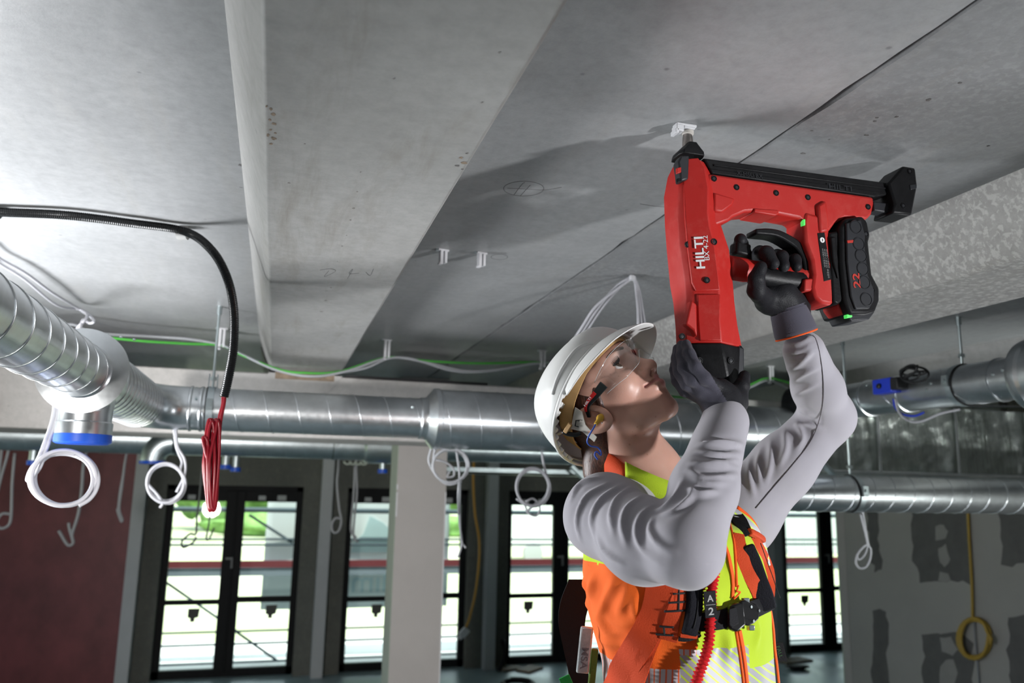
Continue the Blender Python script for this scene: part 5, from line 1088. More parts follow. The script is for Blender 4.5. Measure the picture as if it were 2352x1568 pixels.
for s in (1, -1):
    ec = np.array((E_[0]-0.009, s*0.031, E_[2])); g_ = np.array((0.95, 0.0, 0.22)); g_ /= np.linalg.norm(g_)
    eo = O('eye', MB().lathe([(0.0137*math.sin(t), -0.0137*math.cos(t)) for t in np.linspace(0.05, math.pi-0.02, 16)], HW(ec), g_ @ HA, 22), mat('eye_white', (0.62, 0.58, 0.56), 0.15), person, smooth=180)
    O('iris', MB().lathe([(0.0066, 0.0121), (0.0056, 0.0130), (0.0026, 0.0138), (0.0001, 0.0140)], HW(ec), g_ @ HA, 20), mat('iris_brown', (0.06, 0.035, 0.02), 0.1), eo, smooth=180)
    # lash line and brow
    lp = [HW(ec+np.array((0.0128*math.cos(a)*0.9, s*(-0.0125*math.sin(a)*-1)*1.0, 0.0075*math.cos(a)))) for a in np.linspace(-1.1, 1.1, 12)]
    lash = MB()
    for a in np.linspace(-1.05, 1.05, 13):
        b0 = ec+np.array((0.0134*math.cos(a), 0.0140*math.sin(a), 0.0058*math.cos(a))); lash.tube([HW(b0), HW(b0+np.array((0.006, 0.002*math.sin(a), 0.003))), HW(b0+np.array((0.0085, 0.003*math.sin(a), 0.008)))], [0.0007, 0.0005, 0.0002], 4)
    lash.tube([HW(ec+np.array((0.0136*math.cos(a), 0.0142*math.sin(a), 0.0058*math.cos(a)))) for a in np.linspace(-1.2, 1.2, 14)], 0.0009, 5)
    O('eyelashes', lash, mat('lash', (0.012, 0.008, 0.007), 0.6), person)
bp = [hsolve(*q, .03) for q in ((1392, 822), (1404, 812), (1418, 806), (1434, 806), (1448, 812))]
# eyebrow laid on the brow ridge
for s in (1, -1):
    pts = []
    for t in np.linspace(0, 1, 9):
        q = np.array((0.095, s*(0.010+0.036*t), E_[2]+0.017+0.006*math.sin(t*2.4))); w0 = HW(q); w1 = HW(q-np.array((0.09, 0, 0)))
        loc, nr, i, dd = headtree.ray_cast(Vector(w0), Vector(w1-w0).normalized(), 0.1)
        if loc is not None: pts.append(np.array(loc))
    if len(pts) > 3: O('eyebrow', MB().tube(pts, np.interp(np.linspace(0, 1, len(pts)), [0, 0.3, 1], [0.0028, 0.0030, 0.0012]), 6), mat('brow_hair', (0.10, 0.045, 0.025), 0.7), person, smooth=180)

# hair and ponytail
def hairsdf(f, r_, u):
    r = np.abs(r_); d = ell(f, r, u, (-0.012, 0, 0.040), (0.086, 0.0695, 0.083))
    d = smax(d, 0.80*f-0.60*(u-0.015)-0.020, 0.01)
    d = smax(d, -ell(f, r, u, (-0.006, 0.08, -0.010), (0.020, 0.02, 0.024)), 0.008)
    d = smin(d, cap(f, r, u, (0.028, 0.058, 0.034), (0.014, 0.064, 0.012), 0.007, 0.002), 0.008)
    d = smin(d, cap(f, r, u, (-0.042, 0.034, -0.006), (-0.066, 0.022, -0.040), 0.024, 0.020), 0.02)
    d = smin(d, cap(f, r_, u, (-0.070, 0, -0.005), pt0, 0.034, 0.026), 0.02)
    d = smin(d, cap(f, r_, u, pt0, pt1, 0.026, 0.022), 0.02); return smin(d, cap(f, r_, u, pt1, pt2, 0.022, 0.012), 0.02)
pt0, pt1, pt2 = HL(dep(1378, 1045, 1.36)), HL(dep(1376, 1088, 1.36)), HL(dep(1372, 1135, 1.37))
bx_ = np.array([pt0, pt1, pt2, (-0.11, -0.09, -0.06), (0.06, 0.09, 0.13)])
v_, f_ = nets(hairsdf, bx_.min(0)-0.035, bx_.max(0)+0.035, 0.0034); SO('hair', HW(v_), f_, M_HAIR, person)

def folds(v, f, tree, lines, amp, sig):
    n = vnormals(v, f); D = np.zeros(len(v))
    for ln in lines:
        a = amp; L = ln
        if isinstance(ln, tuple): L, a = ln
        q = []
        for xx, yy in resample(np.array(L, float), 26):
            hh = hit([tree], xx, yy)
            if hh is not None: q.append(hh[0])
        if len(q) < 3: continue
        q = np.array(q); w = np.sin(np.linspace(0.15, math.pi-0.15, len(q)))
        d2 = ((v[:, None, :]-q[None])**2).sum(2); k = d2.argmin(1); d2 = d2.min(1)
        D += w[k]*(a*np.exp(-d2/sig**2)-0.45*a*np.exp(-d2/(2.3*sig)**2))
    return v+n*D[:, None]
# torso, vest --------------------------------------------------------------
TA = [(1.50, .152, .118, .034), (1.70, .150, .116, .034), (1.85, .150, .116, .032), (1.93, .154, .118, .026), (2.00, .168, .128, .014), (2.06, .178, .130, .006), (2.12, .178, .120, 0), (2.17, .160, .100, -.005), (2.21, .115, .080, -.012), (2.245, .075, .065, -.015), (2.29, .05, .05, -.015)]
TAz, TAa, TAb, TAc = map(np.array, zip(*TA))
def torso(X, Y, Z, off=0.0):
    a = np.interp(Z, TAz, TAa)+off; b = np.interp(Z, TAz, TAb)+off; c = np.interp(Z, TAz, TAc)
    x = (X-TC[0])*RTT[0]+(Y-TC[1])*RTT[1]; y = (X-TC[0])*FT[0]+(Y-TC[1])*FT[1]-c
    k = np.sqrt((x/a)**2+(y/b)**2); return (k-1)*np.minimum(a, b)
# joints: shoulder, elbow, wrist
NS, NE, NW = dep(1392, 1184, 1.215), dep(1574, 1262, 1.05), dep(1664, 972, 1.235)
FS, FE, FWR = dep(1694, 1185, 1.45), dep(1902, 958, 1.475), dep(1846, 806, 1.385)
def neararm(X, Y, Z, g=0.0):
    d = cap(X, Y, Z, NS+RTT*-0.06, NS, 0.058, 0.058); m1 = NS+(NE-NS)*0.5+np.array([-0.004, -0.01, -0.012]); m2 = NE+(NW-NE)*0.45
    d = smin(d, cap(X, Y, Z, NS, m1, 0.058, 0.057), 0.03); d = smin(d, cap(X, Y, Z, m1, NE, 0.057, 0.047), 0.02)
    e = cap(X, Y, Z, NE, m2, 0.050, 0.045); e = smin(e, cap(X, Y, Z, m2, NW+(NW-NE)*0.02, 0.045, 0.036), 0.02)
    return smin(d, e, 0.012)-g
def fararm(X, Y, Z, g=0.0):
    m1 = FS+(FE-FS)*0.5; m2 = FE+(FWR-FE)*0.45
    d = cap(X, Y, Z, FS-(FE-FS)*0.3, FS, 0.066, 0.066); d = smin(d, cap(X, Y, Z, FS, m1, 0.066, 0.055), 0.03)
    d = smin(d, cap(X, Y, Z, m1, FE, 0.055, 0.045), 0.02); e = cap(X, Y, Z, FE, m2, 0.045, 0.042); e = smin(e, cap(X, Y, Z, m2, FWR, 0.042, 0.036), 0.02)
    return smin(d, e, 0.02)-g
def vestsdf(X, Y, Z):
    d = torso(X, Y, Z, 0.010)
    # drape folds
    x = (X-TC[0])*RTT[0]+(Y-TC[1])*RTT[1]; y = (X-TC[0])*FT[0]+(Y-TC[1])*FT[1]; th = np.arctan2(x, y)
    d = d+0.0035*np.sin(th*9+Z*16)*np.clip((1.98-Z)/0.2, 0, 1)*np.clip(th*1.5, 0, 1)+0.0022*np.sin(th*15-Z*31+1.0)*np.clip(th*1.2, 0.2, 1)
    d = smax(d, -neararm(X, Y, Z, -0.004), 0.012); d = smax(d, -fararm(X, Y, Z, -0.004), 0.012)
    d = smax(d, -cap(X, Y, Z, NB+FT*0.050+[0, 0, 0.10], NB+FT*0.085+[0, 0, -0.10], 0.062, 0.018), 0.01)
    nf = (X-NB[0])*FT[0]+(Y-NB[1])*FT[1]; d = smax(d, (Z-(NB[2]-0.022))*0.92+nf*0.40, 0.006)
    return smax(d, 1.60-Z, 0.004)
vlo = np.array([TC[0]-0.24, TC[1]-0.24, 1.585]); vhi = np.array([TC[0]+0.24, TC[1]+0.24, 2.30])
vv, vf = nets(vestsdf, vlo, vhi, 0.0042)
fc = vv[vf].mean(1); x = (fc-TC) @ RTT; y = (fc-TC) @ FT; th = np.degrees(np.arctan2(x/0.178, y/0.134)); z = fc[:, 2]
mi = np.zeros(len(fc), int)                                   # 0 orange 1 yellow 2 silver/yellow 3 silver/orange
yl_ = np.abs(th) < np.where(z < 1.965, 54, 45); mi[yl_] = 1; mi[(z > 2.085)] = 1; mi[(np.abs(th) > 150) & (z > 1.9)] = 0
band = (z < np.where((th > 14) & (th < 54), 1.972, np.where(th > 54, 1.945, 1.938))) & (z > 1.850)
mi[band & yl_] = 2; mi[band & ~yl_] = 3
vl = [[(1260+a/2.76, 1000+b/2.76) for a, b in q] for q in ([(430, 900), (380, 990), (330, 1100), (290, 1180)], [(520, 930), (470, 1060), (420, 1150)], [(570, 950), (540, 1080), (580, 1200)], [(280, 1150), (380, 1250), (520, 1240)], [(270, 1240), (380, 1320), (520, 1330)], [(230, 900), (220, 1000), (250, 1090)], [(300, 880), (260, 960), (250, 1060)], [(350, 1130), (430, 1190), (560, 1190)], [(1090, 700), (1140, 800), (1160, 900)], [(1040, 1200), (1030, 1300), (1000, 1400)], [(1130, 1240), (1150, 1330), (1140, 1420)], [(1300, 1130), (1330, 1240), (1310, 1340)], [(1240, 760), (1270, 860), (1290, 960)], [(1060, 1000), (1080, 1100), (1070, 1180)])]
vv = relax(folds(vv, vf, bvh(vv, vf), vl, 0.0075, 0.0085), vf, 1, 0.3)
vest = SO('vest', vv, vf, [M_ORANGE, M_YELLOW, M_SILVY, M_SILVO], person, mi, label='orange and yellow high-visibility vest')
vt = [bvh(vv, vf)]

# sleeves with folds --------------------------------------------------------
def Z3(L): return [(1260+a/2.76, 1000+b/2.76) for a, b in L]
def Z1(L): return [(1680+a/2.704, 660+b/2.704) for a, b in L]
b_ = np.array([NS, NE, NW]); av, af = nets(lambda X, Y, Z: neararm(X, Y, Z), b_.min(0)-0.09, b_.max(0)+0.09, 0.0029)
at = bvh(av, af)
nl = [Z3(q) for q in ([(540, 320), (440, 390), (395, 500), (410, 620)], [(590, 380), (500, 450), (465, 560), (490, 690)], [(650, 440), (580, 510), (555, 620), (600, 730), (690, 790)], [(655, 510), (640, 600), (700, 690), (800, 740)], [(470, 310), (340, 390), (275, 520), (290, 660)], [(380, 300), (240, 380), (180, 520), (200, 660)], [(660, 480), (730, 450), (800, 380), (850, 280)], [(700, 500), (800, 470), (880, 400), (930, 300)], [(330, 260), (200, 310), (130, 420)], [(300, 640), (360, 740), (460, 800)])]
nl += [(Z3(q), 0.0105) for q in ([(955, 55), (1080, 42), (1255, 60)], [(950, 95), (1100, 120), (1245, 110)], [(900, 170), (1040, 175), (1225, 200)], [(885, 215), (1000, 262), (1200, 240)], [(960, 135), (1090, 160), (1245, 150)], [(900, 260), (1010, 300), (1150, 290)], [(870, 330), (960, 360), (1090, 340)])]
av = folds(av, af, at, nl, 0.0080, 0.0054)
n_ = vnormals(av, af); rip = np.array([mnoise.noise(Vector(p)*22) for p in av]); av = relax(av+n_*(0.0016*rip)[:, None], af, 1, 0.3)
sl = SO('sleeve', av, af, M_SHIRT, person); nt = bvh(av, af)
b_ = np.array([FS-(FE-FS)*0.3, FE, FWR]); bv, bf = nets(lambda X, Y, Z: fararm(X, Y, Z), b_.min(0)-0.09, b_.max(0)+0.09, 0.0029)
ft_ = bvh(bv, bf)
fl = [Z1(q) for q in ([(340, 520), (430, 470), (510, 400)], [(350, 600), (440, 540), (540, 500)], [(355, 690), (430, 640), (540, 600)], [(180, 1000), (160, 1100), (180, 1250)], [(240, 950), (240, 1080), (205, 1230)], [(330, 890), (335, 1000), (290, 1110)], [(400, 830), (440, 930), (400, 1010)], [(110, 1060), (110, 1180), (140, 1300)], [(300, 780), (400, 760), (520, 800)], [(380, 860), (470, 850), (560, 880)], [(360, 450), (440, 440), (510, 380)])]
bv = folds(bv, bf, ft_, fl+[(Z1(q), 0.007) for q in ([(300, 345), (420, 345), (500, 300)], [(320, 400), (430, 395), (505, 340)])], 0.0078, 0.0060)
n_ = vnormals(bv, bf); rip = np.array([mnoise.noise(Vector(p)*20) for p in bv]); bv = relax(bv+n_*(0.0016*rip)[:, None], bf, 1, 0.3)
sl2 = SO('sleeve', bv, bf, M_SHIRT, person); ftr = bvh(bv, bf)
cord('sleeve_seam', [ftr], Z1([(505, 270), (545, 400), (570, 600), (560, 760), (500, 940), (380, 1100), (260, 1240), (150, 1370)]), 0.0008, mat('seam_dark', (0.10, 0.09, 0.10), 0.9), sl2, 0.0007)
cord('sleeve_seam', [nt], Z3([(980, 38), (1100, 30), (1250, 52)]), 0.0009, M_SHIRT, sl, 0.0)

# gloves -------------------------------------------------------------------
def yp(px, py, Y): return onY(px, py, Y)
def glove(fingers, palm, cuffpts, cuffr, lo, hi, coat, name):
    def fn(X, Y, Z):
        d = None
        for a, b, ra, rb in palm:
            q = cap(X, Y, Z, a, b, ra, rb); d = q if d is None else smin(d, q, 0.018)
        fg = None
        for pts, rad in fingers:
            q = chain(X, Y, Z, pts, rad, 0.004); fg = q if fg is None else smin(fg, q, 0.0012)
        return smin(d, fg, 0.007)
    v, f = nets(fn, lo, hi, 0.0020); v = relax(v, f, 1, 0.3)
    n = vnormals(v, f); rp = np.array([mnoise.noise(Vector(p)*75) for p in v]); v = v+n*(0.0009*rp)[:, None]
    mi = coat(v[f].mean(1)) if coat else None
    return SO(name, v, f, [M_GLOVE, M_GLOVEB], person, mi), v, f
# hand under the tool: fingers up its left side, thumb on the right
f1 = [([yp(1648, 892, 1.095), yp(1618, 868, 1.080), yp(1597, 842, 1.083), yp(1583, 812, 1.097), yp(1576, 790, 1.112)], [.0120, .0106, .0096, .0090, .0078]),
      ([yp(1632, 900, 1.100), yp(1590, 872, 1.092), yp(1571, 845, 1.100), yp(1566, 815, 1.116), yp(1565, 792, 1.132)], [.0120, .0102, .0094, .0088, .0078]),
      ([yp(1622, 908, 1.106), yp(1577, 882, 1.108), yp(1559, 855, 1.118), yp(1554, 824, 1.136), yp(1556, 800, 1.150)], [.0115, .0098, .0090, .0085, .0075]),
      ([yp(1616, 916, 1.112), yp(1573, 898, 1.124), yp(1555, 876, 1.136), yp(1549, 850, 1.150), yp(1551, 829, 1.162)], [.0108, .0090, .0083, .0078, .0070]),
      ([yp(1665, 915, 1.115), yp(1696, 908, 1.112), yp(1704, 886, 1.112), yp(1710, 864, 1.120)], [.0165, .0135, .0118, .0095])]
def coat1(c):
    d = (c-CAM); zz = d @ FW; px = W/2+F*(d @ RT)/zz; py = H/2-F*(d @ UP)/zz      # palm side of the knit is dipped black
    return ((px-1574)*0.74-(py-786)*0.45 > 10).astype(int)
p1 = [(yp(1612, 896, 1.104), yp(1655, 925, 1.110), .016, .024), (yp(1652, 896, 1.104), yp(1672, 925, 1.115), .017, .024), (yp(1655, 920, 1.11), NW, .027, .030), (yp(1668, 905, 1.13), yp(1690, 925, 1.12), .016, .018)]
A_ = np.array([q for s, _ in f1 for q in s]+[q for a, b, _, _ in p1 for q in (a, b)])
g1, gv, gf = glove(f1, p1, None, None, A_.min(0)-0.035, A_.max(0)+0.035, coat1, 'glove')
# hand on the grip: fingers over the handle towards the camera, index finger on the trigger
f2 = [([yp(1738, 640, 1.200), yp(1722, 600, 1.205), yp(1708, 580, 1.190), yp(1702, 560, 1.165), yp(1701, 551, 1.150)], [.0130, .0125, .0120, .0118, .0108]),
      ([yp(1760, 645, 1.205), yp(1742, 598, 1.205), yp(1745, 582, 1.165), yp(1760, 581, 1.127), yp(1776, 604, 1.118)], [.0135, .0130, .0128, .0125, .0105]),
      ([yp(1795, 650, 1.205), yp(1783, 605, 1.205), yp(1786, 588, 1.165), yp(1795, 590, 1.130), yp(1800, 612, 1.120)], [.0125, .0120, .0118, .0115, .0098]),
      ([yp(1822, 655, 1.205), yp(1815, 612, 1.200), yp(1818, 597, 1.165), yp(1826, 597, 1.132), yp(1830, 612, 1.124)], [.0115, .0110, .0108, .0102, .0090]),
      ([yp(1762, 690, 1.165), yp(1738, 668, 1.130), yp(1737, 640, 1.116), yp(1748, 614, 1.112)], [.0190, .0155, .0135, .0105])]
p2 = [(yp(1750, 660, 1.19), yp(1820, 665, 1.195), .020, .019), (yp(1765, 690, 1.170), yp(1832, 690, 1.178), .024, .023), (yp(1795, 680, 1.165), yp(1822, 722, 1.17), .030, .029)]
A_ = np.array([q for s, _ in f2 for q in s]+[q for a, b, _, _ in p2 for q in (a, b)])
g2, gv2, gf2 = glove(f2, p2, None, None, A_.min(0)-0.035, A_.max(0)+0.035, lambda c: np.ones(len(c), int), 'glove')
ca, cb = yp(1808, 704, 1.168), yp(1829, 769, 1.170)
cp_ = [ca+(cb-ca)*t for t in np.linspace(-0.05, 1, 12)]
O('glove_cuff', MB().tube(cp_, [0.0280, 0.030, 0.0315, 0.0325, 0.033, 0.0337, 0.0343, 0.035, 0.0355, 0.036, 0.0362, 0.0355], 30), M_CUFF, g2, smooth=180)
for k in range(20):
    t = 0.04+0.046*k; c = ca+(cb-ca)*t; dv = (cb-ca)/np.linalg.norm(cb-ca); O('knit_rib', MB().lathe([(np.interp(t, [0, 1], [0.0300, 0.0362])+0.0004, -0.0008), (np.interp(t, [0, 1], [0.0300, 0.0362])+0.0012, 0), (np.interp(t, [0, 1], [0.0300, 0.0362])+0.0004, 0.0008)], c, dv, 30, caps=False), M_CUFF, g2, smooth=180) if k % 2 == 0 else None
dv = (cb-ca)/np.linalg.norm(cb-ca); O('cuff_edge', MB().lathe([(0.0355, -0.0015), (0.0370, 0), (0.0355, 0.0015)], cb, dv, 30, caps=False), M_PIPE, g2, smooth=180, label='orange cuff edge')

# collar ---------------------------------------------------------------------
cu_ = []
def collar_pt(a, h):
    """a: 0 front, + to her right"""
    rad = 0.070+0.004*math.cos(a)+h*0.25; fwd = rad*math.cos(a)*1.05; sid = rad*math.sin(a)
    zz = NB[2]-0.020-0.030*math.cos(a)+h*(1.0-0.25*math.cos(a))
    return np.array([NB[0], NB[1], 0])+FT*(fwd+0.004)+RTT*sid+np.array([0, 0, zz])
for nm, a0, a1, m_, hh in (('collar', 0.22, 1.62, M_YELLOW, 0.040), ('collar', -0.22, -1.75, M_YELLOW, 0.016), ('collar_back', 1.60, 4.55, M_WEB, 0.036)):
    R = []
    for a in np.linspace(a0, a1, 22):
        w = 0.003*math.sin(a*7)
        R.append([collar_pt(a, -0.006), collar_pt(a, hh*0.4)+FT*w, collar_pt(a, hh)+FT*w, collar_pt(a, hh*1.02)+RTT*0.004*math.sin(a)+FT*0.004*math.cos(a), collar_pt(a, hh*0.45)+RTT*0.009*math.sin(a)+FT*0.009*math.cos(a), collar_pt(a, -0.004)+RTT*0.011*math.sin(a)+FT*0.011*math.cos(a)])
    O(nm, MB().rings(R), m_, vest, smooth=180)
# legs and boots down to the platform ---------------------------------------
hp0 = np.array([TC[0], TC[1], 1.66]); FZ = 0.80
kn = [hp0+RTT*s*0.10+FT*0.02+[0, 0, 1.26-1.66] for s in (1, -1)]; an = [hp0+RTT*s*0.12-FT*0.01+[0, 0, 0.90-1.66] for s in (1, -1)]
def legs(X, Y, Z):
    d = ell(X, Y, Z, hp0-[0, 0, 0.02], (0.155, 0.145, 0.13))
    for s, k_, a_ in zip((1, -1), kn, an):
        h_ = hp0+RTT*s*0.085-[0, 0, 0.06]; d = smin(d, cap(X, Y, Z, h_, k_, 0.088, 0.064), 0.03); d = smin(d, cap(X, Y, Z, k_, a_, 0.066, 0.056), 0.02)
    return d
v_, f_ = nets(legs, (hp0[0]-0.3, hp0[1]-0.3, 0.83), (hp0[0]+0.3, hp0[1]+0.3, 1.80), 0.011); SO('trousers', v_, f_, M_TROUS, person)
for a_ in an:
    def boot(X, Y, Z):
        d = cap(X, Y, Z, a_, a_-[0, 0, 0.05], 0.05, 0.045); d = smin(d, cap(X, Y, Z, a_+FT*-0.02-[0, 0, 0.06], a_+FT*0.15-[0, 0, 0.068], 0.044, 0.036), 0.03); return smax(d, FZ-Z, 0.004)
    v_, f_ = nets(boot, a_-[0.26, 0.26, 0.13], a_+[0.26, 0.26, 0.06], 0.009); SO('boot', v_, f_, M_BLACKRUB, person)
pf = thing('work_platform', (TC[0], TC[1], 0), 'low aluminium work platform the worker stands on', 'platform')
O('deck', MB().box((TC[0]-0.55, TC[1]-0.32, FZ-0.03), (TC[0]+0.55, TC[1]+0.32, FZ)), M_WOOD, pf, bevel=0.004)
for sx in (-0.5, 0.5):
    for sy in (-0.28, 0.28): O('leg', MB().bar((TC[0]+sx, TC[1]+sy, FZ-0.03), (TC[0]+sx*1.12, TC[1]+sy*1.12, 0.0), 0.04, 0.04, up=(1, 0, 0)), M_ZINC, pf, bevel=0.004)
    O('rung', MB().tube([(TC[0]+sx*1.06, TC[1]-0.3, 0.40), (TC[0]+sx*1.06, TC[1]+0.3, 0.40)], 0.014, 8), M_ZINC, pf)
# ------------------------------------------------------------------ hard hat
M_HAT = mat('hat_shell', (0.76, 0.76, 0.75), 0.36, var=0.03, vscale=14)
M_HATIN = mat('hat_lining', (0.50, 0.47, 0.42), 0.6)
M_BAND = mat('tan_band', (0.50, 0.30, 0.12), 0.6, var=0.08, vscale=30)
hat = thing('hard_hat', HW((0, 0, 0.05)), 'white hard hat tipped back on the worker, tan headband inside', 'hard hat')
RU = ([0, 30, 60, 90, 120, 150, 180], [0.070, 0.068, 0.060, 0.048, 0.034, 0.014, -0.008])
def rim(ph, k=1.0):
    a = abs(math.degrees(ph)); a = 360-a if a > 180 else a
    A = 0.106 if abs(math.degrees(ph)) < 90 else 0.122
    return np.array((-0.006+A*k*math.cos(ph), 0.106*k*math.sin(ph), np.interp(a, *RU)+0.012*math.sin(ph)))
AP = np.array((-0.016, 0, 0.128)); NPH = 72
rings_ = []
for s_ in np.linspace(0, 1, 22):
    t = s_*math.pi/2*0.985; ck = math.cos(t)**0.62; row = []
    for i in range(NPH):
        ph = 2*math.pi*i/NPH-math.pi; q = rim(ph); c0 = AP*np.array((1, 1, 0))*(1-ck)
        rdg = 0.0028*math.exp(-((math.degrees(abs(ph))-0)/9)**2)*math.sin(t)+0.0020*math.exp(-((abs(q[1])-0.035)/0.006)**2)*math.sin(t)
        w = np.array((q[0]*ck+AP[0]*(1-ck), q[1]*ck, q[2]+(AP[2]-q[2])*math.sin(t)))
        d_ = w-np.array((-0.006, 0, 0.03)); d_ /= np.linalg.norm(d_); row.append(HW(w+d_*rdg))
    rings_.append(row)
sh_ = O('shell', MB().rings(rings_, caps=False).add([p for p in rings_[-1]], [tuple(range(NPH))]), M_HAT, hat, smooth=180, solid=0.0028)
hatv = np.array(rings_).reshape(-1, 3); hatt = bvh(hatv, [(i*NPH+k, i*NPH+(k+1) % NPH, (i+1)*NPH+(k+1) % NPH, (i+1)*NPH+k) for i in range(21) for k in range(NPH)])
hp_ = hit([hatt], 1352, 812)
if hp_ is not None: fit_text('relief_lettering', 'uvex', hp_[0]+hp_[1]*0.0016, dep(1366, 797, 1.3)-dep(1338, 828, 1.3), dep(1340, 800, 1.3)-dep(1352, 812, 1.3), 0.026, 0.0075, M_HAT, sh_, th=0.001)
hr = [hit([hatt], *q) for q in ((1366, 790), (1345, 792), (1322, 806), (1300, 835), (1282, 868), (1270, 905))]; hr = [q[0]+q[1]*0.0015 for q in hr if q is not None]
if len(hr) > 3: O('shell_rib', MB().tube(catmull(hr, 6), 0.0028, 8), M_HAT, sh_, smooth=180)
# brim over the brow and gutter round the edge
br = []
for i in range(41):
    ph = math.radians(-82+164*i/40); q = rim(ph); e = 0.042*max(0, math.cos(math.radians(-82+164*i/40)*90/82))**0.6; dr = np.array((math.cos(ph), math.sin(ph)*1.0, 0))
    br.append([HW(q-dr*0.003+[0, 0, 0.002]), HW(q+dr*e*0.5+[0, 0, -0.002-0.16*e]), HW(q+dr*e+[0, 0, -0.006-0.50*e]), HW(q+dr*(e+0.0025)+[0, 0, -0.0075-0.52*e]), HW(q+dr*e+[0, 0, -0.009-0.50*e]), HW(q+dr*e*0.5+[0, 0, -0.005-0.16*e]), HW(q-dr*0.003+[0, 0, -0.001])])
O('brim', MB().rings(br), M_HAT, hat, smooth=180)
gt = [rim(2*math.pi*i/NPH-math.pi) for i in range(NPH)]
O('rim_gutter', MB().tube([HW(q*np.array((1.012, 1.015, 1))+[0, 0, -0.001]) for q in gt], 0.0033, 8, closed=True), M_HAT, hat, smooth=180)
O('inner_rim', MB().rings([[HW(q*np.array((0.975, 0.972, 1))+[0, 0, 0.002]), HW(q*np.array((0.975, 0.972, 1))+[0, 0, 0.010]), HW(q*np.array((0.955, 0.95, 1))+[0, 0, 0.010]), HW(q*np.array((0.955, 0.95, 1))+[0, 0, 0.002])] for q in gt], loop=True), M_HATIN, hat, smooth=30)
for i in range(14):
    ph = math.radians(52+i*8.2); q = rim(ph)*np.array((0.972, 0.970, 1)); tg = np.array((-math.sin(ph), math.cos(ph), 0.0))
    O('lining_tab', MB().obox(HW(q+[0, 0, 0.0]), (tg*0.0042) @ HA, (np.array((math.cos(ph), math.sin(ph), 0))*0.003) @ HA, np.array((0, 0, 0.005)) @ HA), M_HAT, hat, bevel=0.001)
def bandpt(ph, dz, g=0.0):
    a = abs(math.degrees(ph)); return np.array((-0.004+(0.0955+g)*math.cos(ph), (0.080+g)*math.sin(ph), np.interp(a, [0, 60, 90, 130, 180], [0.060, 0.056, 0.044, 0.022, -0.006])+dz))
B_ = []
for i in range(60):
    ph = 2*math.pi*i/60-math.pi; B_.append([HW(bandpt(ph, 0)), HW(bandpt(ph, 0.024, 0.002)), HW(bandpt(ph, 0.024, 0.0045)), HW(bandpt(ph, 0, 0.0025))])
O('headband', MB().rings(B_, loop=True), M_BAND, hat, smooth=40, label='tan padded headband')
for ph in (0.75, 1.25, 1.75, 2.3): 
    a, b = bandpt(ph, 0.018, 0.004), rim(ph)*np.array((0.955, 0.95, 1))+[0, 0, 0.012]
    O('suspension_strap', MB().bar(HW(a), HW(b), 0.010, 0.0015, up=HA[2]), M_HATIN, hat)
npl = [hsolve(*q) for q in ((1322, 935, .085), (1338, 945, .086), (1346, 975, .086), (1372, 1003, .080), (1366, 1014, .078), (1338, 990, .083), (1312, 984, .083))]
O('nape_plate', MB().prism([HW(q) for q in npl], HA[1]*0.002), M_HATIN, hat)
O('nape_strap', MB().tube(catmull([HW(hsolve(*q)) for q in ((1292, 990, .092), (1305, 996, .092), (1322, 998, .090), (1334, 995, .088))], 5), 0.0038, 8, ellipse=0.4), M_BUCK, hat, smooth=180)
O('adjuster_tab', MB().obox(HW(hsolve(1304, 983, .092)), HA[0]*0.010, HA[1]*0.002, HA[2]*0.004), M_BAND, hat, bevel=0.0015)
O('hook', MB().tube([HW(hsolve(*q, .0885)) for q in ((1331, 966), (1323, 965), (1321, 978), (1329, 980))], 0.0010, 6), M_BUCK, hat)

# ------------------------------------------------------------------ safety glasses
M_LENS = glassmat('clear_lens', (0.95, 0.96, 0.965), const=0.055)
gl = thing('safety_glasses', HW((0.08, 0, E_[2])), 'clear wraparound safety glasses with red and black temples on the worker', 'glasses')
c0 = hsolve(1370, 868, .070)
uc = E_[2]+0.000; LR = []
def lens(ph, du):
    f_ = 0.036+0.062*math.cos(ph)+0.006*math.cos(ph)**2; return np.array((f_-0.10*max(0, -du), 0.071*math.sin(ph), uc+du-0.006*(1-math.cos(ph))))
rows = []
for ph in np.radians(np.linspace(-86, 86, 45)):
    a = abs(math.degrees(ph)); top = 0.021-0.006*max(0, (a-45)/41); bot = -0.024+0.019*math.exp(-(a/14)**2)+0.012*max(0, (a-50)/36)
    rows.append([HW(lens(ph, d)) for d in np.linspace(bot, top, 9)])
O('lens', MB().rings(rows, closed_ring=False, caps=False), M_LENS, gl, smooth=180, solid=0.002)
edge = [r_[0] for r_ in rows]; M_LEDGE = mat('lens_edge', (0.55, 0.57, 0.58), 0.15)
O('lens_edge', MB().tube(edge, 0.00035, 5), M_LEDGE, gl, smooth=180); O('lens_edge', MB().tube([r_[-1] for r_ in rows], 0.00035, 5), M_LEDGE, gl, smooth=180)
O('nose_pad', MB().tube(catmull([HW(q) for q in (lens(0.20, -0.004)-[0.004, 0, 0], lens(0.22, -0.012)-[0.007, 0, 0], lens(0.30, -0.019)-[0.008, 0, 0])], 5), 0.0014, 6), M_LENS, gl, smooth=180)
M_TMPL = mat('temple_black', (0.012, 0.016, 0.016), 0.35); M_TMPR = mat('temple_red', (0.55, 0.02, 0.02), 0.35)
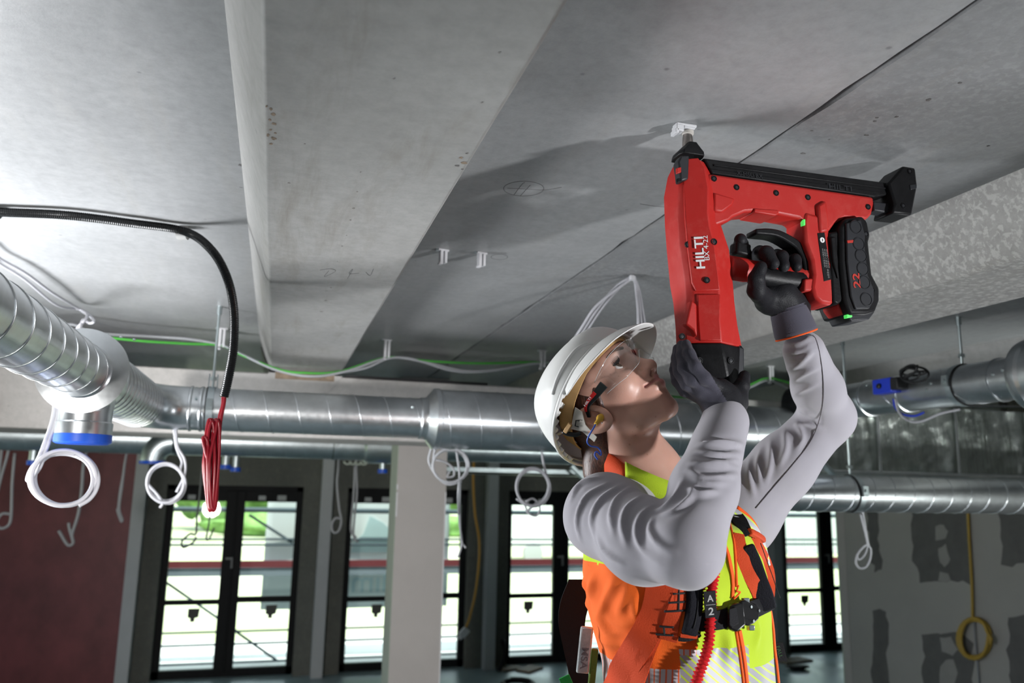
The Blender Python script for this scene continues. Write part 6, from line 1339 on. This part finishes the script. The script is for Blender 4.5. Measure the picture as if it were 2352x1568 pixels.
for s in (1, -1):
    if s < 0: continue
    A0 = lens(math.radians(84), -0.002)*np.array((1, s, 1)); B0 = hsolve(1350, 930, .078)*np.array((1, s, 1)); B0[0] = min(B0[0], 0.004)
    P_ = [A0+[0.006 if s > 0 else -0.040, 0, 0.002], A0*(0.6 if s > 0 else 0.15)+B0*(0.4 if s > 0 else 0.85)+[0, s*0.003, 0.001], B0, B0+np.array((-0.016, -s*0.003, -0.012))]
    if s < 0: O('clear_arm', MB().tube([HW(A0+[0.004, 0, 0.001]), HW(A0*np.array((1, 0.9, 1))+[-0.040, 0, 0.002])], 0.003, 8), M_LENS, gl, smooth=180)
    P_ = [q*np.array((1, 1 if s > 0 else 0.80, 1)) for q in P_]
    C = catmull([HW(q) for q in P_], 6); hw_ = np.interp(np.linspace(0, 1, len(C)), [0, 0.4, 0.8, 1], [0.0075, 0.0060, 0.0045, 0.003]); T, U, V = frames(C, up=HA[2])
    tm = O('temple', MB().rings([[C[i]+U[i]*hw_[i]*a+HA[1]*s*b*0.0017 for a, b in ((-1, -1), (1, -1), (1, 1), (-1, 1))] for i in range(len(C))]), M_TMPL, gl, bevel=0.0008)
    i0, i1 = 5, len(C)-3
    O('red_inlay', MB().rings([[C[i]+U[i]*hw_[i]*a+HA[1]*s*b for a, b in ((-0.05, 0.0015), (0.92, 0.0015), (0.92, 0.0026), (-0.05, 0.0026))] for i in range(i0, i1)]), M_TMPR, tm)
    if s == 1:
        k = len(C)//2+1; fit_text('brand_lettering', 'HILTI', C[k]+U[k]*hw_[k]*0.42+HA[1]*0.0029, -(C[k+2]-C[k-2]) if False else (C[k-2]-C[k+2]), U[k], 0.019, 0.0036, M_TXT, tm, bold=True, th=0.0003)

O('temple', MB().tube(catmull([HW(q) for q in ((0.012, -0.066, E_[2]-0.004), (-0.010, -0.068, E_[2]-0.006), (-0.026, -0.066, E_[2]-0.018))], 6), 0.004, 8), M_TMPL, gl, smooth=180)
O('clear_arm', MB().tube([HW(lens(math.radians(-84), -0.001)), HW((0.012, -0.066, E_[2]-0.004))], 0.0028, 8), M_LENS, gl, smooth=180)
# ------------------------------------------------------------------ ear plug with blue cord
ep = thing('ear_plug', HW((-0.002, 0.078, 0)), 'yellow ear plug on a blue cord in the visible ear', 'ear plug')
e0, e1, e2 = HW(hsolve(1382, 955, .074)), HW(hsolve(1377, 962, .082)), HW(hsolve(1368, 974, .092))
O('plug', MB().tube([e0, e0*0.4+e1*0.6, e1, e1*0.7+e2*0.3, e2], [0.0045, 0.0062, 0.0060, 0.0036, 0.0030], 12), mat('plug_yellow', (0.66, 0.40, 0.05), 0.5), ep, smooth=50)
O('cord', MB().tube(catmull([e2]+[dep(x, y, d) for x, y, d in ((1362, 985, 1.255), (1352, 1002, 1.258), (1349, 1015, 1.262), (1357, 1024, 1.268), (1372, 1027, 1.27), (1380, 1036, 1.272), (1380, 1045, 1.275), (1370, 1037, 1.275), (1366, 1045, 1.275), (1373, 1055, 1.275))], 6), 0.0013, 7), mat('blue_cord', (0.06, 0.16, 0.72), 0.4), ep, smooth=180)
for q in ((1383, 971), (1388, 969), (1391, 976)):
    p = HW(hsolve(*q, .078)); O('ear_stud', MB().lathe([(0.0011, -0.001), (0.0011, 0.001)], p, HA[1], 8), M_ZINC, person)

# ------------------------------------------------------------------ harness over the vest
hs = thing('safety_harness', (TC[0], TC[1], 1.62), 'safety harness with orange webbing, black pads and chest buckle over the vest', 'harness')
def z3(*L): return [(1260+a/2.76, 1000+b/2.76) for a, b in L]
M_STITCH = mat('stitch_black', (0.015, 0.015, 0.016), 0.8)
ribbon('webbing_strap', vt, z3((760, 700), (730, 900), (690, 1080), (600, 1280), (520, 1420), (430, 1600), (340, 1800), (290, 1950)), [85, 75, 62, 66, 74, 74, 60], 0.0022, M_WEB, hs, 0.002)
ribbon('webbing_strap', vt, z3((830, 880), (810, 1040), (780, 1180), (760, 1290)), [30, 30, 34, 40], 0.0022, M_WEB, hs, 0.0045)
ribbon('webbing_strap', vt, z3((1030, 900), (700, 1230), (560, 1560), (470, 1900)), [10, 22, 46, 46], 0.002, M_WEB, hs, 0.002)
pd = ribbon('chest_pad', vt, z3((915, 860), (905, 960), (900, 1080), (885, 1200), (875, 1255)), [34, 37, 38, 37, 35], 0.011, M_PADB, hs, 0.004, bevel=0.003)
cord('pad_stitch', vt, z3((910, 900), (900, 1080), (885, 1210)), 0.0007, M_STITCH, pd, 0.0185)
ribbon('pad_edge', vt, z3((830, 1250), (880, 1262), (920, 1268)), 8, 0.006, M_WEB, hs, 0.006)
ribbon('strap_keeper', vt, z3((820, 1275), (870, 1290), (940, 1250)), 9, 0.004, M_BLKWEB, hs, 0.006)
for ln in ([(780, 998), (850, 996)], [(758, 1052), (850, 1050)], [(738, 1105), (850, 1104)], [(812, 950), (815, 1105)], [(705, 1200), (795, 1205)], [(680, 1250), (795, 1255)], [(735, 1200), (738, 1252)]):
    cord('bar_tack', vt, z3(*ln), 0.0016, M_STITCH, hs, 0.0072, step=3)
# label tag on the lanyard side
hh = hit(vt, 1611, 1380); tp, tn = hh[0]+hh[1]*0.026, hh[1]; ts = np.cross(UP, tn); ts /= np.linalg.norm(ts); tu = np.cross(tn, ts)
tg_ = O('label_tag', MB().obox(tp, ts*0.0095, tu*0.0185, tn*0.0008), M_BLKWEB, hs, bevel=0.0005)
fit_text('tag_lettering', 'A', tp+tu*0.0085+tn*0.0012, ts, tu, 0.010, 0.0095, M_PRINTG, tg_, bold=True); fit_text('tag_lettering', '2', tp-tu*0.0095+tn*0.0012, ts, tu, 0.0085, 0.0105, M_PRINTG, tg_, bold=True)
O('tag_rule', MB().obox(tp-tu*0.0005+tn*0.0012, ts*0.0075, tu*0.0003, tn*0.0002), M_PRINTG, tg_)
# chest belt and buckle
ribbon('chest_belt', vt, z3((940, 1180), (1010, 1175), (1120, 1150), (1230, 1120), (1330, 1080), (1400, 1050)), [40, 42, 44, 42, 38, 34], 0.003, M_BLKWEB, hs, 0.004)
def plate(name, zp, th, m, parent, lift, bev=0.002):
    P_, N_2 = [], []
    c = np.mean(zp, axis=0); hc = hit(vt, *z3(c)[0]); n = hc[1]
    pts = []
    for q in zp:
        px, py = z3(q)[0]; r = ray(px, py); t = ((hc[0]+n*lift-CAM) @ n)/(r @ n); pts.append(CAM+r*t)
    return O(name, MB().prism(pts, n*th), m, parent, bevel=bev)
bk = plate('buckle_body', [(1130, 1075), (1200, 1050), (1220, 1200), (1165, 1245), (1125, 1225), (1115, 1130)], 0.010, M_BUCK, hs, 0.006, 0.003)
plate('buckle_slot', [(1140, 1100), (1185, 1085), (1200, 1190), (1160, 1215), (1142, 1200)], 0.002, M_BLKWEB, bk, 0.0165, 0.001)
plate('buckle_plate', [(1200, 1045), (1225, 1040), (1290, 1065), (1315, 1100), (1310, 1160), (1280, 1190), (1240, 1205), (1215, 1190)], 0.007, M_BUCK, bk, 0.008, 0.002)
for q in ((1230, 1080), (1243, 1170), (1275, 1108)):
    p_ = hit(vt, *z3(q)[0]); O('rivet', MB().lathe([(0.0022, 0), (0.0022, 0.0016)], p_[0]+p_[1]*0.0155, p_[1], 10), M_ZINC, bk)
for q in ((1212, 1042), (1242, 1212)):
    p_ = hit(vt, *z3(q)[0]); O('release_tab', MB().obox(p_[0]+p_[1]*0.011, RT*0.004, UP*0.004, p_[1]*0.003), M_ZINC, bk, bevel=0.0008)
# far-side pad, straps and reflective braces
ribbon('webbing_strap', vt, z3((1195, 640), (1205, 720), (1235, 830), (1300, 960), (1345, 1080)), [24, 30, 30, 34, 44], 0.003, M_WEB, hs, 0.006, face=0.6)
ribbon('webbing_strap', vt, z3((1290, 640), (1340, 740), (1400, 860), (1400, 980), (1370, 1090)), [18, 28, 30, 26, 18], 0.003, M_WEB, hs, 0.003, face=0.6)
p2_ = ribbon('chest_pad', vt, z3((1235, 690), (1275, 800), (1310, 910), (1345, 1000), (1365, 1065)), [40, 46, 48, 48, 44], 0.009, M_PADB, hs, 0.014, bevel=0.003, face=0.92)
cord('pad_stitch', vt, z3((1255, 700), (1310, 850), (1370, 1030)), 0.0007, M_STITCH, p2_, 0.024)
ribbon('shoulder_strap', vt, z3((1150, 480), (1200, 560), (1260, 640)), [40, 38, 24], 0.004, M_BLKWEB, hs, 0.005, face=0.6)
for ln in ([(1150, 510), (1225, 540)], [(1160, 540), (1235, 565)]): cord('strap_stripe', vt, z3(*ln), 0.0011, M_PRINTG, hs, 0.009, step=4)
ribbon('orange_loop', vt, z3((1245, 625), (1290, 640), (1335, 665)), 17, 0.008, M_WEB, hs, 0.004, bevel=0.002)
ribbon('reflective_strap', vt, z3((1190, 430), (1250, 520), (1310, 620), (1360, 720), (1395, 820)), [18, 22, 24, 22, 16], 0.002, M_SILVY, hs, 0.004, face=0.7)
P_, N_2 = drape(vt, z3((1225, 370), (1290, 480), (1345, 600), (1390, 720), (1412, 860), (1412, 960)), 8)
O('vest_edging', MB().tube(P_+N_2*0.003, 0.0035, 8, ellipse=0.6), M_PIPE, vest, smooth=180)
def loosec(name, pts, r, m, parent): return O(name, MB().tube(catmull([dep(1260+a/2.76, 1000+b/2.76, d) for a, b, d in pts], 6), r, 8, ellipse=0.5), m, parent, smooth=180)
loosec('hanging_strap', ((1385, 1060, 1.285), (1405, 1100, 1.30), (1425, 1220, 1.31), (1435, 1350, 1.31), (1450, 1470, 1.31), (1462, 1600, 1.31), (1470, 1800, 1.30), (1440, 1950, 1.26)), 0.0042, M_PIPE, hs)
loosec('hanging_strap', ((1400, 1300, 1.315), (1398, 1400, 1.315), (1412, 1480, 1.315), (1405, 1600, 1.315), (1400, 1750, 1.30), (1440, 1950, 1.26)), 0.0040, M_WEB, hs)
tq = dep(1260+1440/2.76, 1000+1370/2.76, 1.335); O('label_tag', MB().obox(tq, RT*0.016, (UP*0.016+RT*-0.004), FW*0.0006), M_BLKWEB, hs)
fit_text('tag_lettering', 'FALL', tq-FW*0.001+RT*0.006, UP*-1+RT*0.3, RT, 0.020, 0.006, mat('green_print', (0.03, 0.10, 0.03), 0.7), hs)
# zip and its edging
cord('zip', vt, z3((1135, 520), (1165, 640), (1180, 760), (1185, 880), (1190, 960)), 0.0022, M_PIPE, vest, 0.001)
ribbon('zip_flap', vt, z3((1090, 650), (1130, 740), (1155, 850), (1165, 940), (1160, 1030)), 8, 0.002, M_PIPE, vest, 0.001)
cord('zip', vt, z3((1185, 1240), (1200, 1330), (1215, 1430), (1235, 1600), (1250, 1900)), 0.0022, M_PIPE, vest, 0.001)
ribbon('zip_flap', vt, z3((1205, 1235), (1225, 1340), (1240, 1450), (1255, 1600), (1272, 1900)), 10, 0.002, M_PIPE, vest, 0.001)
O('zip_pull', MB().tube(catmull([hit(vt, *q)[0]+hit(vt, *q)[1]*0.006 for q in z3((1185, 950), (1175, 985), (1195, 990), (1180, 1010), (1155, 1035))], 5), 0.0014, 6), M_PIPE, vest, smooth=180)
ribbon('black_panel', vt, z3((520, 300), (600, 340), (690, 420), (740, 520)), [10, 60, 60, 40], 0.002, M_BLKWEB, hs, 0.006)
cord('collar_zip', vt, z3((470, 290), (560, 265), (680, 265), (800, 300)), 0.0030, M_PIPE, vest, 0.010)
ribbon('yellow_edging', [bvh(vv, vf)], z3((300, 240), (420, 262), (520, 320), (580, 400)), 5, 0.003, M_YELLOW, vest, 0.004)
# red ruffled lanyard
LPp, LPn = drape(vt, z3((1028, 640), (1022, 740), (1018, 850), (1008, 980), (992, 1120), (970, 1260), (945, 1400), (925, 1500), (915, 1600), (900, 1780), (860, 1950)), 9)
LP = resample(LPp+LPn*np.interp(np.linspace(0, 1, len(LPp)), [0, 0.7, 1], [0.010, 0.022, 0.010])[:, None], 260)
O('lanyard', MB().tube(LP, [0.0070+0.0015*math.sin(i*1.35)+0.0008*math.sin(i*3.1) for i in range(260)], 14), M_LANY, hs, smooth=180, label='red ruffled elastic lanyard')
# strap and tags hanging behind her back
loose = [dep(x, y, d) for x, y, d in ((1345, 1330, 1.42), (1322, 1380, 1.41), (1313, 1430, 1.40), (1321, 1490, 1.39), (1328, 1540, 1.38), (1336, 1620, 1.38), (1370, 1760, 1.38))]
C = catmull(loose, 6); T, U, V = frames(C); wv = np.interp(np.linspace(0, 1, len(C)), [0, 0.4, 0.7, 1], [0.030, 0.022, 0.017, 0.018])
O('back_strap', MB().rings([[C[i]-RT*wv[i], C[i]+RT*wv[i], C[i]+RT*wv[i]-FW*0.003, C[i]-RT*wv[i]-FW*0.003] for i in range(len(C))]), M_BLKWEB, hs)
tp = dep(1343, 1492, 1.25); tu = UP*0.97+RT*0.10; ts = RT*0.97-UP*0.10
bt_ = O('silver_tag', MB().obox(tp, ts*0.0105, tu*0.038, FW*0.003), mat('silver_film', (0.72, 0.74, 0.75), 0.25, 0.4, var=0.25, vscale=60), hs, bevel=0.003)
fit_text('tag_lettering', 'MSA', tp-FW*0.0052-tu*0.012, -tu, ts, 0.034, 0.011, mat('tag_grey', (0.22, 0.23, 0.25), 0.5), bt_, bold=True)
gp = dep(1362, 1535, 1.252); O('green_sleeve', MB().obox(gp, ts*0.0055, tu*0.032, FW*0.004), cloth('green_fleece', (0.14, 0.22, 0.04), 0.95, 300, 0.6, 0.2), hs, bevel=0.002)
gq = dep(1301, 1566, 1.26); gt_ = O('green_tag', MB().obox(gq, (RT*0.9+UP*0.4)*0.009, (UP*0.9-RT*0.4)*0.010, FW*0.001), mat('green_label', (0.02, 0.42, 0.08), 0.5), hs, bevel=0.0005)
